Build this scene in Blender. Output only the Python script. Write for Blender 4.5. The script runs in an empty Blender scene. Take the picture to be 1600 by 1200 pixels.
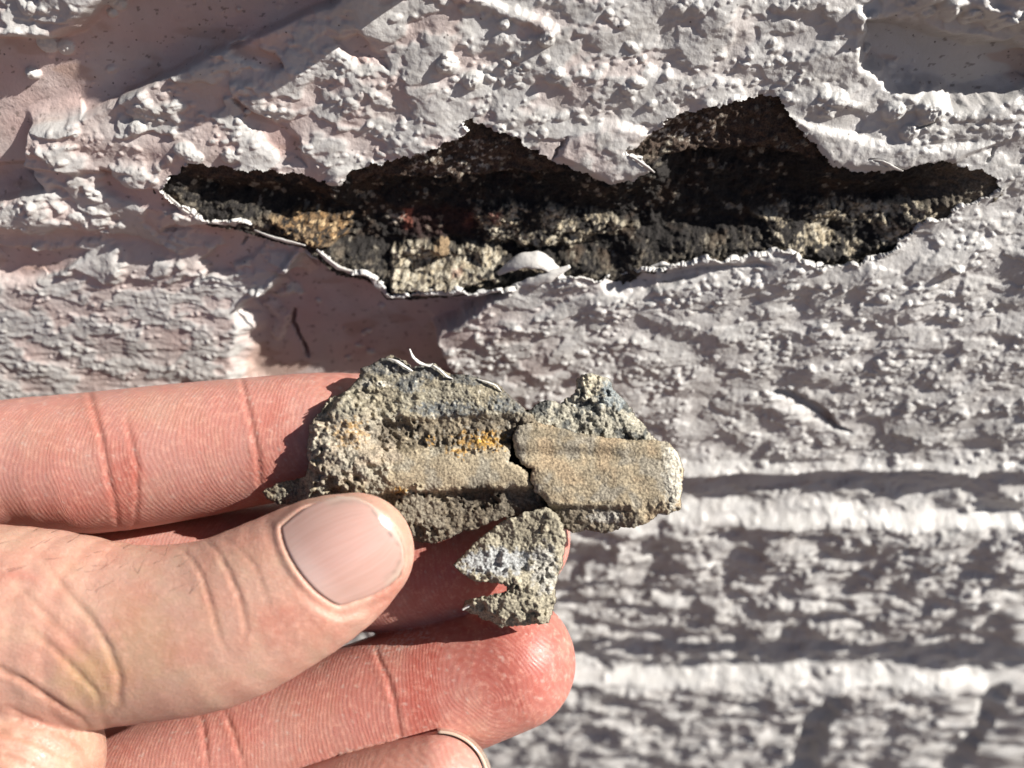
import bpy, math
import numpy as np
R = math.radians
rng = np.random.default_rng(7)

# ------------------------------------------------------------------ camera, sky, sun, exposure
FPX = 1300.0                 # focal length in photograph pixels (1600 wide)
TILT = R(31.0)               # the camera looks down at the wall by this much
ZC = 171.0                   # millimetres from the lens to the wall along the optical axis
ct, st = math.cos(TILT), math.sin(TILT)
CAM = np.array([0.0, -ZC*ct, ZC*st])                 # millimetres; the wall plane is y = 0
FWD, RIGHT, UP = np.array([0, ct, -st]), np.array([1.0, 0, 0]), np.array([0, st, ct])
scene = bpy.context.scene
col = scene.collection
cam_d = bpy.data.cameras.new('camera')
cam = bpy.data.objects.new('camera', cam_d); col.objects.link(cam)
cam.location = CAM*0.001
cam.rotation_euler = (math.pi/2 - TILT, 0, 0)
cam_d.sensor_width = 36.0
cam_d.lens = 36.0*FPX/1600.0
cam_d.clip_start = 0.005; cam_d.clip_end = 500.0
cam_d.dof.use_dof = True
cam_d.dof.focus_distance = 0.139
cam_d.dof.aperture_fstop = cam_d.lens/2.7
scene.camera = cam

SUN = np.array([0.79, -0.235, 0.56]); SUN /= np.linalg.norm(SUN)
world = bpy.data.worlds.new('World'); scene.world = world; world.use_nodes = True
wn = world.node_tree
sky = wn.nodes.new('ShaderNodeTexSky'); sky.sky_type = 'NISHITA'; sky.sun_disc = False
sky.sun_elevation = math.asin(SUN[2]); sky.sun_rotation = math.atan2(SUN[0], SUN[1])
sky.air_density = 0.32; sky.dust_density = 0.6; sky.ozone_density = 0.7
wn.links.new(sky.outputs[0], wn.nodes['Background'].inputs[0])
wn.nodes['Background'].inputs[1].default_value = 0.05
sun_d = bpy.data.lights.new('sun', 'SUN'); sun_d.energy = 5.0; sun_d.angle = R(0.5); sun_d.color = (1.0, 0.95, 0.88)
sun = bpy.data.objects.new('sun', sun_d); col.objects.link(sun)
from mathutils import Vector, Matrix
sun.rotation_euler = Vector(SUN).to_track_quat('Z', 'Y').to_euler()
sun.location = (1.5, -0.6, 1.5)
vs = scene.view_settings
vs.view_transform = 'Standard'; vs.look = 'None'; vs.gamma = 1.0; vs.use_curve_mapping = False
vs.exposure = 1.0

# ------------------------------------------------------------------ mapping between the picture and the place
def wall_uz(px, py):
    """where the ray through a photograph pixel meets the wall plane (mm along the wall, mm up)"""
    px = np.asarray(px, float); py = np.asarray(py, float)
    dx, dy = px-800.0, py-600.0
    s = ZC*ct/(FPX*ct - dy*st)
    return s*dx, ZC*st - s*(FPX*st + dy*ct)
def W(poly):
    a = np.array(poly, float); u, z = wall_uz(a[:, 0], a[:, 1]); return np.stack([u, z], 1)
DH = 135.0                   # distance of the held fragment from the lens
def Q(px, py, q):
    """camera frame (x right, y down, n towards the lens), mm; q = pixels in front of the fragment plane"""
    d = DH - np.asarray(q, float)*DH/FPX
    return np.stack(np.broadcast_arrays((np.asarray(px, float)-800)/FPX*d, (np.asarray(py, float)-600)/FPX*d, -d), -1)
def cam2world(p):
    p = np.asarray(p, float)
    return CAM + p[..., 0:1]*RIGHT - p[..., 1:2]*UP - p[..., 2:3]*FWD

# ------------------------------------------------------------------ numeric helpers
PERM = rng.permutation(4096).astype(np.int32)
GRAD = np.stack([np.cos(np.arange(64)*2*math.pi/64), np.sin(np.arange(64)*2*math.pi/64)], 1).astype(np.float32)
GX, GY = GRAD[:, 0].copy(), GRAD[:, 1].copy()
def perlin(x, y, seed=0):
    x = np.asarray(x, np.float32)+np.float32(seed*37.17+900); y = np.asarray(y, np.float32)+np.float32(seed*11.73+900)
    xi = np.floor(x).astype(np.int32); yi = np.floor(y).astype(np.int32)
    xf = x-xi; yf = y-yi
    x0_ = PERM.take(xi & 4095); x1_ = PERM.take((xi+1) & 4095)
    u = xf*xf*xf*(xf*(xf*6-15)+10); v = yf*yf*yf*(yf*(yf*6-15)+10)
    def g(ix, iy, fx, fy):
        h = PERM.take((ix+iy) & 4095) & 63
        return GX.take(h)*fx+GY.take(h)*fy
    a = g(x0_, yi, xf, yf); b = g(x1_, yi, xf-1, yf); c = g(x0_, yi+1, xf, yf-1); d = g(x1_, yi+1, xf-1, yf-1)
    a = a+u*(b-a); c = c+u*(d-c)
    return (a+v*(c-a))*1.5
def fbm(x, y, n=3, seed=0, gain=0.5):
    s = 0; a = 1.0
    for i in range(n):
        s = s+a*perlin(x*2.0**i, y*2.0**i, seed+i*5); a *= gain
    return s
def sst(a, b, x):
    t = np.clip((x-a)/(b-a), 0, 1); return t*t*(3-2*t)
def poly_sdf(X, Y, poly):
    """signed distance to a closed polygon, negative inside"""
    poly = np.asarray(poly, float); n = len(poly)
    X = np.asarray(X, np.float32); Y = np.asarray(Y, np.float32)
    d2 = np.full(X.shape, 1e12, np.float32); inside = np.zeros(X.shape, bool)
    for i in range(n):
        ax, ay = poly[i]; bx, by = poly[(i+1) % n]
        ex, ey = bx-ax, by-ay; l = ex*ex+ey*ey+1e-9
        t = np.clip(((X-ax)*ex+(Y-ay)*ey)/l, 0, 1)
        d2 = np.minimum(d2, (X-ax-t*ex)**2+(Y-ay-t*ey)**2)
        if ay != by:
            inside ^= ((Y < ay) != (Y < by)) & (X < ax+(Y-ay)*ex/ey)
    d = np.sqrt(d2); return np.where(inside, -d, d)
def line_dist(X, Y, pts):
    pts = np.asarray(pts, float); d2 = np.full(X.shape, 1e12, np.float32); tt = np.zeros(X.shape, np.float32); m = len(pts)-1
    for i in range(m):
        ax, ay = pts[i]; bx, by = pts[i+1]; ex, ey = bx-ax, by-ay
        t = np.clip(((X-ax)*ex+(Y-ay)*ey)/(ex*ex+ey*ey+1e-9), 0, 1)
        dd = (X-ax-t*ex)**2+(Y-ay-t*ey)**2
        tt = np.where(dd < d2, (i+t)/m, tt); d2 = np.minimum(d2, dd)
    return np.sqrt(d2), tt
class Sub:
    """evaluate something on a window of a tensor grid only"""
    def __init__(s, us, zs, poly, m):
        s.i0, s.i1 = np.searchsorted(us, [poly[:, 0].min()-m, poly[:, 0].max()+m])
        s.j0, s.j1 = np.searchsorted(zs, [poly[:, 1].min()-m, poly[:, 1].max()+m])
        s.U, s.Z = np.meshgrid(us[s.i0:s.i1], zs[s.j0:s.j1]); s.sl = (slice(s.j0, s.j1), slice(s.i0, s.i1))

# ------------------------------------------------------------------ scene helpers
ALBEDO = 0.72                # overall reflectance of everything mixed below
def tag(o, label=None, cat=None, group=None, kind=None):
    for k, v in (('label', label), ('category', cat), ('group', group), ('kind', kind)):
        if v: o[k] = v
    return o
def empty(name, loc_mm, label, cat):
    o = bpy.data.objects.new(name, None); col.objects.link(o); o.location = np.asarray(loc_mm)*0.001
    o.empty_display_size = 0.01; o['base'] = [float(v) for v in loc_mm]; return tag(o, label, cat)
def mesh_obj(name, verts_mm, faces, mats, parent=None, colors=None, attrs=None, smooth=True, origin=None):
    """faces: list of index arrays, each (n, k); verts in world mm"""
    base = np.array(parent['base']) if parent is not None else (np.zeros(3) if origin is None else np.asarray(origin, float))
    v = (np.asarray(verts_mm, float)-base)*0.001
    me = bpy.data.meshes.new(name)
    me.vertices.add(len(v)); me.vertices.foreach_set('co', v.astype(np.float32).ravel())
    loops = np.concatenate([f.ravel() for f in faces]).astype(np.int32)
    tot = np.concatenate([np.full(len(f), f.shape[1]) for f in faces]).astype(np.int32)
    start = np.concatenate([[0], np.cumsum(tot)[:-1]]).astype(np.int32)
    me.loops.add(len(loops)); me.loops.foreach_set('vertex_index', loops)
    me.polygons.add(len(tot)); me.polygons.foreach_set('loop_start', start)
    me.polygons.foreach_set('use_smooth', np.full(len(tot), smooth))
    me.update(calc_edges=True)
    if colors is not None:
        c = np.ones((len(v), 4), np.float32); c[:, :3] = np.asarray(colors)*ALBEDO
        a = me.color_attributes.new('tint', 'FLOAT_COLOR', 'POINT'); a.data.foreach_set('color', c.ravel())
    for k, val in (attrs or {}).items():
        a = me.attributes.new(k, 'FLOAT', 'POINT'); a.data.foreach_set('value', np.asarray(val, np.float32).ravel())
    me.materials.append(mats)
    o = bpy.data.objects.new(name, me); col.objects.link(o)
    if parent is not None: o.parent = parent
    else: o.location = base*0.001
    return o
def compact(verts, faces, *per_vert):
    used = np.unique(np.concatenate([f.ravel() for f in faces]))
    m = np.full(len(verts), -1, np.int64); m[used] = np.arange(len(used))
    return [verts[used], [m[f] for f in faces]]+[p[used] for p in per_vert]

class Mat:
    def __init__(s, name):
        s.m = bpy.data.materials.new(name); s.m.use_nodes = True
        s.t = s.m.node_tree; s.b = s.t.nodes['Principled BSDF']; s.geo = None
    def n(s, typ, **kw):
        n = s.t.nodes.new(typ)
        for k, v in kw.items():
            if k in n.inputs.keys(): n.inputs[k].default_value = v
            else: setattr(n, k, v)
        return n
    def l(s, a, b): s.t.links.new(a, b)
    def pos(s):
        if s.geo is None: s.geo = s.n('ShaderNodeTexCoord').outputs['Object']
        return s.geo
    def noise(s, scale, detail=4, rough=0.6, vec=None):
        n = s.n('ShaderNodeTexNoise', Scale=scale, Detail=detail, Roughness=rough); s.l(vec or s.pos(), n.inputs['Vector']); return n.outputs['Fac']
    def math(s, op, a, b=None, c=None):
        n = s.n('ShaderNodeMath', operation=op)
        for i, v in enumerate((a, b, c)):
            if v is None: continue
            if isinstance(v, (int, float)): n.inputs[i].default_value = v
            else: s.l(v, n.inputs[i])
        return n.outputs[0]
    def ramp(s, f, a, b, lo=0.0, hi=1.0):
        n = s.n('ShaderNodeMapRange', interpolation_type='SMOOTHSTEP'); s.l(f, n.inputs[0])
        for i, v in zip((1, 2, 3, 4), (a, b, lo, hi)): n.inputs[i].default_value = v
        return n.outputs[0]
    def mix(s, f, a, b, mode='MIX'):
        n = s.n('ShaderNodeMix', data_type='RGBA', blend_type=mode)
        for i, v in ((0, f), (6, a), (7, b)):
            if isinstance(v, (int, float)): n.inputs[i].default_value = v
            elif isinstance(v, tuple): n.inputs[i].default_value = (*v, 1)
            else: s.l(v, n.inputs[i])
        return n.outputs[2]
    def attr(s, name, out='Color'):
        return s.n('ShaderNodeAttribute', attribute_name=name).outputs[out]
    def bump(s, h, dist, strength=1.0, normal=None):
        n = s.n('ShaderNodeBump'); n.inputs['Distance'].default_value = dist; n.inputs['Strength'].default_value = strength
        s.l(h, n.inputs['Height'])
        if normal is not None: s.l(normal, n.inputs['Normal'])
        return n.outputs[0]

def mat_paint():
    M = Mat('weathered_masonry_paint')
    t = M.attr('tint')
    a = M.noise(260, 5, 0.65); f = M.noise(4200, 3, 0.7)
    c = M.mix(M.ramp(a, 0.35, 0.7), t, (0.93, 0.92, 0.90), 'MULTIPLY')
    sp = M.n('ShaderNodeTexVoronoi', Scale=900.0); M.l(M.pos(), sp.inputs['Vector'])
    wn_ = M.n('ShaderNodeTexWhiteNoise'); M.l(sp.outputs['Position'], wn_.inputs['Vector'])
    speck = M.math('MULTIPLY', M.ramp(sp.outputs['Distance'], 0.12, 0.2, 1, 0), M.math('GREATER_THAN', wn_.outputs['Value'], 0.93))
    c = M.mix(M.math('MULTIPLY', speck, 0.75), c, (0.06, 0.05, 0.045))
    M.l(c, M.b.inputs['Base Color'])
    M.l(M.ramp(f, 0.3, 0.7, 0.34, 0.52), M.b.inputs['Roughness'])
    M.b.inputs['Specular IOR Level'].default_value = 0.45
    h1 = M.noise(1500, 4, 0.6)
    nb = M.bump(h1, 0.00013); nb = M.bump(f, 0.000035, 0.8, nb)
    M.l(nb, M.b.inputs['Normal']); return M.m
def mat_mortar(name, bumpy=1.0):
    M = Mat(name)
    t = M.attr('tint')
    a = M.noise(2600, 3, 0.7); b = M.noise(700, 4, 0.65)
    c = M.mix(M.ramp(a, 0.32, 0.68, 0.0, 1.0), (0.55, 0.54, 0.53), (1.35, 1.34, 1.3)); c = M.mix(1.0, t, c, 'MULTIPLY')
    M.l(c, M.b.inputs['Base Color']); M.b.inputs['Roughness'].default_value = 0.88
    M.b.inputs['Specular IOR Level'].default_value = 0.25
    nb = M.bump(b, 0.0005*bumpy); nb = M.bump(a, 0.00022*bumpy, 1.0, nb)
    M.l(nb, M.b.inputs['Normal']); return M.m
def mat_skin():
    M = Mat('skin')
    t = M.attr('tint'); ph = M.attr('ridge', 'Fac'); am = M.attr('ridge_amount', 'Fac')
    w = M.noise(300, 2, 0.5)
    wob = M.math('MULTIPLY', M.math('SUBTRACT', w, 0.5), 0.9)
    s = M.math('SINE', M.math('MULTIPLY', M.math('ADD', ph, wob), 2*math.pi))
    brk = M.ramp(M.noise(1100, 3, 0.6), 0.3, 0.62, 0.25, 1.0)
    rid = M.math('MULTIPLY', M.math('MULTIPLY', s, am), brk)
    v = M.n('ShaderNodeTexVoronoi', Scale=1500.0, feature='DISTANCE_TO_EDGE'); 
    mp = M.n('ShaderNodeMapping'); mp.inputs['Rotation'].default_value = (0, 0.5, 0); mp.inputs['Scale'].default_value = (0.75, 1, 1.25)
    M.l(M.pos(), mp.inputs[0]); 
    wv = M.n('ShaderNodeVectorMath', operation='ADD'); M.l(mp.outputs[0], wv.inputs[0])
    nz = M.n('ShaderNodeTexNoise', Scale=900.0, Detail=2.0); M.l(M.pos(), nz.inputs['Vector'])
    sc = M.n('ShaderNodeVectorMath', operation='SCALE'); sc.inputs['Scale'].default_value = 0.0007; M.l(nz.outputs['Color'], sc.inputs[0]); M.l(sc.outputs[0], wv.inputs[1])
    M.l(wv.outputs[0], v.inputs['Vector'])
    cells = M.math('MULTIPLY', M.ramp(v.outputs['Distance'], 0.0, 0.16), M.math('SUBTRACT', 1.0, am))
    fine = M.noise(5200, 2, 0.6)
    mot = M.noise(150, 4, 0.6); mot2 = M.noise(900, 3, 0.65)
    c = M.mix(M.ramp(mot, 0.36, 0.68, 0.0, 0.55), t, (1.02, 0.80, 0.76), 'MULTIPLY')
    c = M.mix(M.ramp(mot2, 0.45, 0.75, 0.0, 0.30), c, (0.72, 0.45, 0.35))
    c = M.mix(M.ramp(rid, -1.0, 1.0, 0.30, 0.0), c, (0.93, 0.68, 0.63), 'MULTIPLY')
    M.l(c, M.b.inputs['Base Color'])
    M.l(M.ramp(mot2, 0.3, 0.7, 0.34, 0.54), M.b.inputs['Roughness'])
    M.b.inputs['Specular IOR Level'].default_value = 0.36
    M.b.inputs['Subsurface Weight'].default_value = 0.35
    M.b.inputs['Subsurface Radius'].default_value = (1.0, 0.35, 0.2); M.b.inputs['Subsurface Scale'].default_value = 0.0016
    nb = M.bump(rid, 0.000011); nb = M.bump(cells, 0.000022, 1.0, nb); nb = M.bump(fine, 0.00003, 1.0, nb)
    nb = M.bump(mot2, 0.00005, 1.0, nb)
    M.l(nb, M.b.inputs['Normal']); return M.m
def mat_nail():
    M = Mat('fingernail')
    t = M.attr('tint'); a = M.attr('across', 'Fac'); M.b.inputs['Coat Weight'].default_value = 0.4; M.b.inputs['Coat Roughness'].default_value = 0.12
    cb = M.n('ShaderNodeCombineXYZ'); M.l(M.math('MULTIPLY', a, 22.0), cb.inputs[0]); M.l(M.math('MULTIPLY', M.attr('along', 'Fac'), 1.2), cb.inputs[1])
    r = M.noise(1.0, 4, 0.6, cb.outputs[0])
    c = M.mix(M.ramp(r, 0.35, 0.7, 0, 0.18), t, (0.70, 0.52, 0.47))
    M.l(c, M.b.inputs['Base Color']); M.l(M.ramp(r, 0.3, 0.7, 0.16, 0.26), M.b.inputs['Roughness'])
    M.b.inputs['Subsurface Weight'].default_value = 0.3; M.b.inputs['Subsurface Radius'].default_value = (1.0, 0.4, 0.3); M.b.inputs['Subsurface Scale'].default_value = 0.0008
    M.l(M.bump(r, 0.00003), M.b.inputs['Normal']); return M.m
def mat_plain(name, colr, rough=0.7, nscale=40, var=0.3):
    M = Mat(name); f = M.noise(nscale, 5, 0.6)
    M.l(M.mix(M.ramp(f, 0.3, 0.7), tuple(c*(1-var) for c in colr), colr), M.b.inputs['Base Color']); M.b.inputs['Roughness'].default_value = rough; return M.m

PAINT, CAVITY, FRAG, SKIN, NAIL = mat_paint(), mat_mortar('broken_mortar_in_hole', 1.2), mat_mortar('mortar_fragment_surface', 0.5), mat_skin(), mat_nail()

# ------------------------------------------------------------------ ground (out of frame; its sunlit paving bounces warm light)
g = 60000.0
mesh_obj('ground', np.array([[-g, -g, -1200], [g, -g, -1200], [g, g, -1200], [-g, g, -1200]]), [np.array([[0, 1, 2, 3]])],
         mat_plain('terracotta_paving', (0.15, 0.105, 0.085), 0.85, 9, 0.25)).__setitem__('kind', 'structure')

# ------------------------------------------------------------------ the painted brick wall
FINE, COARSE = 0.19, 0.38
def grow(s0, ratio, end):
    out = []; s = s0; x = 0
    while x < end: x += s; out.append(x); s *= ratio
    return np.array(out)
nf = 632
uf = (np.arange(-nf, nf+1))*FINE
go = grow(0.4, 1.035, 230.0)
if len(go) % 2: go = go[:-1]
us = np.concatenate([-(go[::-1])+uf[0], uf, go+uf[-1]])
ZSEAM = -21.0
zf = np.arange(ZSEAM, 79.0, FINE); zlo = np.arange(ZSEAM-COARSE, -136.0, -COARSE)[::-1]
zs = np.concatenate([-(grow(0.6, 1.08, 170)[::-1])+zlo[0], zlo, zf, grow(0.4, 1.06, 170)+zf[-1]])
jseam = int(np.argmin(np.abs(zs-ZSEAM)))
U, Z = np.meshgrid(us.astype(np.float32), zs.astype(np.float32))
H = np.zeros(U.shape, np.float32)

HOLE = W([(250,298),(283,262),(300,254),(318,257),(340,262),(390,264),(420,266),(450,270),(475,275),(500,283),(520,289),(532,287),(540,272),(560,262),(600,252),(640,243),(680,230),(715,213),(733,204),(722,190),(740,188),(760,196),(790,206),(820,225),(850,243),(866,252),(890,262),(920,272),(950,286),(965,288),(985,282),(1005,273),(1020,267),(1005,250),(980,237),(1010,215),(1036,197),(1042,186),(1080,175),(1120,162),(1160,155),(1205,150),(1216,153),(1228,175),(1250,200),(1270,225),(1285,245),(1297,258),(1330,266),(1370,270),(1405,265),(1440,255),(1470,250),(1495,258),(1520,262),(1545,272),(1566,290),(1548,305),(1530,312),(1500,325),(1480,340),(1445,345),(1420,365),(1390,390),(1340,410),(1290,415),(1250,405),(1235,392),(1215,390),(1170,400),(1130,402),(1100,403),(1060,410),(1030,418),(1000,415),(985,430),(965,437),(920,432),(895,430),(870,432),(840,440),(800,447),(760,450),(700,455),(650,460),(610,460),(600,445),(575,430),(550,425),(530,420),(510,405),(495,392),(480,380),(440,370),(400,360),(375,350),(345,345),(330,345),(305,335),(285,320),(265,305)])

# warped coordinates make every edge irregular
wu = U+1.3*perlin(U/7, Z/7, 3)+0.45*perlin(U/1.9, Z/1.9, 4); wz = Z+0.9*perlin(U/8, Z/6, 5)+0.4*perlin(U/1.7, Z/1.7, 6)

# horizontal bed joints: under the upper brick's edge the mortar is deep, then it rises to the lower brick
def bed(H, top, bot, depth, u0=-1e4, u1=1e4, soft=20.0):
    t = (top+0.9*perlin(U/21, Z*0, 31)+0.3*perlin(U/6, Z/6, 32)-Z-0.25*(wz-Z))/(top-bot)
    d = depth*sst(-0.03, 0.07, t)*(1-0.2*sst(0.1, 0.7, t))*(1-sst(0.62, 1.05, t+0.05*perlin(U/13, Z/6, 39)))*(1+0.10*perlin(wu/7, wz/4, 45))*(1-0.5*sst(85, 118, U)*(Z < -20)*(Z > -45))
    return H-d*sst(u0-soft, u0+soft, U)*(1-sst(u1-soft, u1+soft, U))
H = bed(H, -23.3, -37.0, 4.8)
H = bed(H, -81.5, -99.0, 8.5)
H = bed(H, 44.0, 32.0, 1.6, -300, -70, 6)
H = bed(H, 45.5, 34.0, 2.0, 96, 300, 6)
# upright joints lower down
def perp(H, u0, w, z0, z1, depth):
    t = np.abs(wu-u0+1.5*perlin(U/6, Z/6, 33))/w+0.3*perlin(U/4, Z/4, 34)
    return H-depth*(1-sst(0.55, 1.0, t))*sst(z0-3, z0+1, wz)*(1-sst(z1-1, z1+3, wz))
H = perp(H, -30.0, 6.5, -81, -36, 4.0); H = perp(H, 168.0, 6.5, -81, -36, 4.0)
H = perp(H, 88.0, 5.0, -145, -104, 3.4); H = perp(H, 133.0, 4.0, -145, -100, 2.5); H = perp(H, -110.0, 6.0, -145, -100, 4.0)

SD2 = np.array([-SUN[0], -SUN[2]]); SD2 /= np.linalg.norm(SD2)      # the way shadows run along the wall
smooth = np.zeros(U.shape, np.float32)                               # smooth trowelled mortar under the paint
stain = np.zeros(U.shape, np.float32)
mort_mask = np.zeros(U.shape, bool)
def recess(poly_px, base, slope, wall=2.0, sm=1.0, mort=True, jag=0.8, leew=3.0, cap=7.0, rel=False):
    global H
    p = W(poly_px); s = Sub(us, zs, p, 6.0)
    j = jag*(perlin(s.U/4.5, s.Z/3.3, 41)*0.9+0.3*perlin(s.U/1.6, s.Z/1.3, 42))
    sd = poly_sdf(s.U, s.Z, p)+j
    L = s.U*SD2[0]+s.Z*SD2[1]; L = L-(p@SD2).min()
    d = np.minimum(base+slope*L, cap)
    if rel: d = np.maximum(d-HL[s.sl], 0.8)
    gz_, gu_ = np.gradient(poly_sdf(s.U, s.Z, p), zs[s.j0:s.j1], us[s.i0:s.i1])
    lee = sst(-0.1, 0.7, (gu_*SD2[0]+gz_*SD2[1])/np.sqrt(gu_**2+gz_**2+1e-6))
    m = 1-sst(-wall, 0.0, sd)*(1-lee)-lee*sst(-wall*leew, 0.5, sd)
    m = np.clip(m, 0, 1)
    H[s.sl] -= d*m
    smooth[s.sl] = np.maximum(smooth[s.sl], sm*(1-sst(-0.6*wall, 0.0, sd))*sst(0.35, 0.85, m))
    if mort: mort_mask[s.sl] |= sd < -0.3*wall
    return s, sd
p = W([(572,-12),(690,-40),(780,-160),(760,-330),(470,-330),(470,-200),(505,-90),(540,-40)]); s = Sub(us, zs, p, 4)
H[s.sl] += 9.5*(1-sst(-3.0, 0.4, poly_sdf(s.U, s.Z, p)+0.5*perlin(s.U/4, s.Z/4, 43)))  # lump added above the frame to cast the shadow at top left
TL = [(72,52),(110,40),(165,-15),(420,-60),(560,-60),(545,-5),(520,12),(305,103),(128,193),(45,215),(40,260),(70,302),(0,325),(-260,420),(-260,70),(0,50)]
recess(TL, 3.6, 0.02, 1.6, cap=4.6, jag=0.3)
# the brick at left sits a few millimetres further back
HL = 4.0*sst(-28, -47, U)*sst(37, 29, Z)*sst(-26, -20, Z)
H -= HL
recess([(1352,28),(1338,80),(1346,112),(1402,152),(1440,152),(1488,178),(1540,168),(1640,140),(1640,66),(1560,60),(1480,48),(1420,26)], 3.8, 0.10, 1.6, leew=2.5, cap=5.0)
recess([(348,620),(346,585),(362,530),(352,505),(372,480),(402,470),(420,440),(445,430),(462,400),(500,408),(540,425),(575,432),(606,464),(700,458),(800,450),(745,490),(682,530),(690,556),(715,590),(740,625),(560,670),(400,650)], 4.6, 0.15, 1.5, leew=3.6, cap=8.0, rel=True)
recess([(930,436),(1000,420),(1100,408),(1180,404),(1212,412),(1160,428),(1090,432),(1030,452),(985,462),(950,455)], 0.7, 0.07, 1.0, mort=False)
recess([(1195,610),(1240,610),(1292,640),(1318,668),(1345,684),(1300,682),(1252,652),(1218,634)], 1.7, 0.05, 1.0, mort=False, jag=0.4, leew=5.0)
recess([(0,392),(60,396),(135,400),(110,425),(60,452),(-40,462),(-40,392)], 0.9, 0.05, 1.2, mort=False)
recess([(150,262),(200,285),(262,300),(300,330),(240,345),(180,330),(140,300)], 0.8, 0.05, 1.0, mort=False)
recess([(215,375),(275,350),(340,352),(400,362),(430,374),(385,420),(345,440),(300,455),(300,420),(330,392)], 0.7, 0.06, 1.0, mort=False)
recess([(345,70),(380,60),(430,78),(455,110),(420,118),(375,105)], 0.9, 0.02, 0.9, mort=False)
recess([(508,55),(560,50),(600,80),(610,112),(560,110),(520,90)], 0.9, 0.02, 0.9, mort=False)
recess([(355,150),(400,165),(470,215),(480,262),(430,260),(400,225),(365,185)], 0.9, 0.03, 0.9, mort=False)
recess([(1060,748),(1200,752),(1330,750),(1450,742),(1600,735),(1600,745),(1450,760),(1330,775),(1200,785),(1060,786)], 0.3, 0.0, 0.6, mort=False)
# ledge of rough render along the top right
p = W([(1418,10),(1480,26),(1540,40),(1640,52),(1640,-60),(1418,-60)]); s = Sub(us, zs, p, 4)
sd = poly_sdf(s.U, s.Z, p)+0.9*perlin(s.U/2.2, s.Z/1.6, 51); H[s.sl] += 3.2*(1-sst(-2.2, 0.2, sd))*(1+0.35*perlin(s.U/3, s.Z/2, 52))

# ---- the lumpy coating
P1 = perlin(wu/8.5, wz/4.6, 11)+0.55*perlin(wu/3.6, wz/2.1, 12)+0.22*perlin(U/1.4, Z/1.0, 13)
P2 = perlin(wu/15, wz/9, 14)
tex = 1-0.93*smooth
low = (Z < -20)
left = sst(-25, -60, U)*sst(15, 25, Z)
patch = sst(-0.34, 0.12, P1+0.40*P2-0.14*left)
midleft = sst(0, 6, -36-U)*sst(2, 8, 27-Z)*sst(-22, -18, Z)          # brushed, finely ribbed brick at left
rib = perlin(wu/5.5, wz/0.95, 15)
peb = perlin(wu/1.5, wz/1.0, 26)
lowp = sst(-22, -42, Z)
und = perlin(wu/9.5, wz/6.0, 35)+0.55*perlin(wu/21, wz/12, 36)+0.20*perlin(wu/4.6, wz/3.2, 37)
rough = (0.34+0.30*left+0.15*lowp)*patch*(1-0.3*midleft)+(0.72+0.20*left+0.55*lowp)*(1-0.55*midleft)*und+0.09*peb*(0.3+0.7*patch)+0.035*perlin(U/0.75, Z/0.6, 17)+0.16*midleft*rib
rough += 0.16*perlin(wu/10, wz/2.6, 18)*sst(10, 40, U)+0.45*perlin(wu/8, wz/3.2, 19)*lowp+0.35*perlin(wu/3.6, wz/2.4, 38)*lowp
# brick faces are not quite upright: the lower courses lean out at their top edge
H += 0.06*(Z-8)*sst(-24, -20, Z)*sst(34, 26, Z)*sst(-20, 0, U)
H += (0.12*(Z+43)+0.02*U)*sst(-84.5, -82.5, Z)*sst(-35.5, -39, Z)+(0.12*(Z+103)+0.02*U)*sst(-96.5, -102, Z)*sst(-170, -150, Z)
H -= 1.8*sst(-31, -37, Z)+5.2*sst(-90, -99, Z)
H += tex*rough+0.4*perlin(U/38, Z/30, 20)+0.08*(1-tex)*fbm(U/6, Z/4, 2, 21)
DRAG = (tex*(rough-0.2)*0.6).clip(-0.4, 0.8)     # the coating was dragged on: lumps lean down to the left
# popcorn bumps
B = np.zeros(U.shape, np.float32)
def splat(cu, cz, ru, rz, h, p=0.5, ang=0.0):
    m = max(ru, rz)*1.05
    i0, i1 = np.searchsorted(us, [cu-m, cu+m]); j0, j1 = np.searchsorted(zs, [cz-m, cz+m])
    if i1-i0 < 2 or j1-j0 < 2: return
    du = us[i0:i1][None, :]-cu; dz = zs[j0:j1][:, None]-cz
    ca, sa = math.cos(ang), math.sin(ang)
    a = (du*ca+dz*sa)/ru; b = (-du*sa+dz*ca)/rz
    B[j0:j1, i0:i1] = np.maximum(B[j0:j1, i0:i1], h*np.clip(1-a*a-b*b, 0, 1)**p)
def sample(A, u, z):
    i = np.clip(np.searchsorted(us, u), 0, len(us)-1); j = np.clip(np.searchsorted(zs, z), 0, len(zs)-1); return A[j, i]
n = 30000
bu = rng.uniform(-150, 150, n); bz = rng.uniform(-135, 78, n)
dens = perlin(bu/11, bz/8, 22)+0.45*perlin(bu/3, bz/2, 23)
keep = (dens+0.35*sample(rough, bu, bz) > 0.06) & (rng.random(n) > 0.88*sample(smooth, bu, bz))
for a, b_ in zip(bu[keep], bz[keep]):
    r = 0.24+0.58*rng.random()**2.4+(0.7*rng.random() if rng.random() < 0.08 else 0)
    if a < -36 and b_ < 27: r *= 0.7
    splat(a, b_, r*rng.uniform(0.9, 1.7), r*rng.uniform(0.7, 1.05), r*rng.uniform(0.4, 0.8), 0.75, rng.uniform(-0.5, 0.5))
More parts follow.
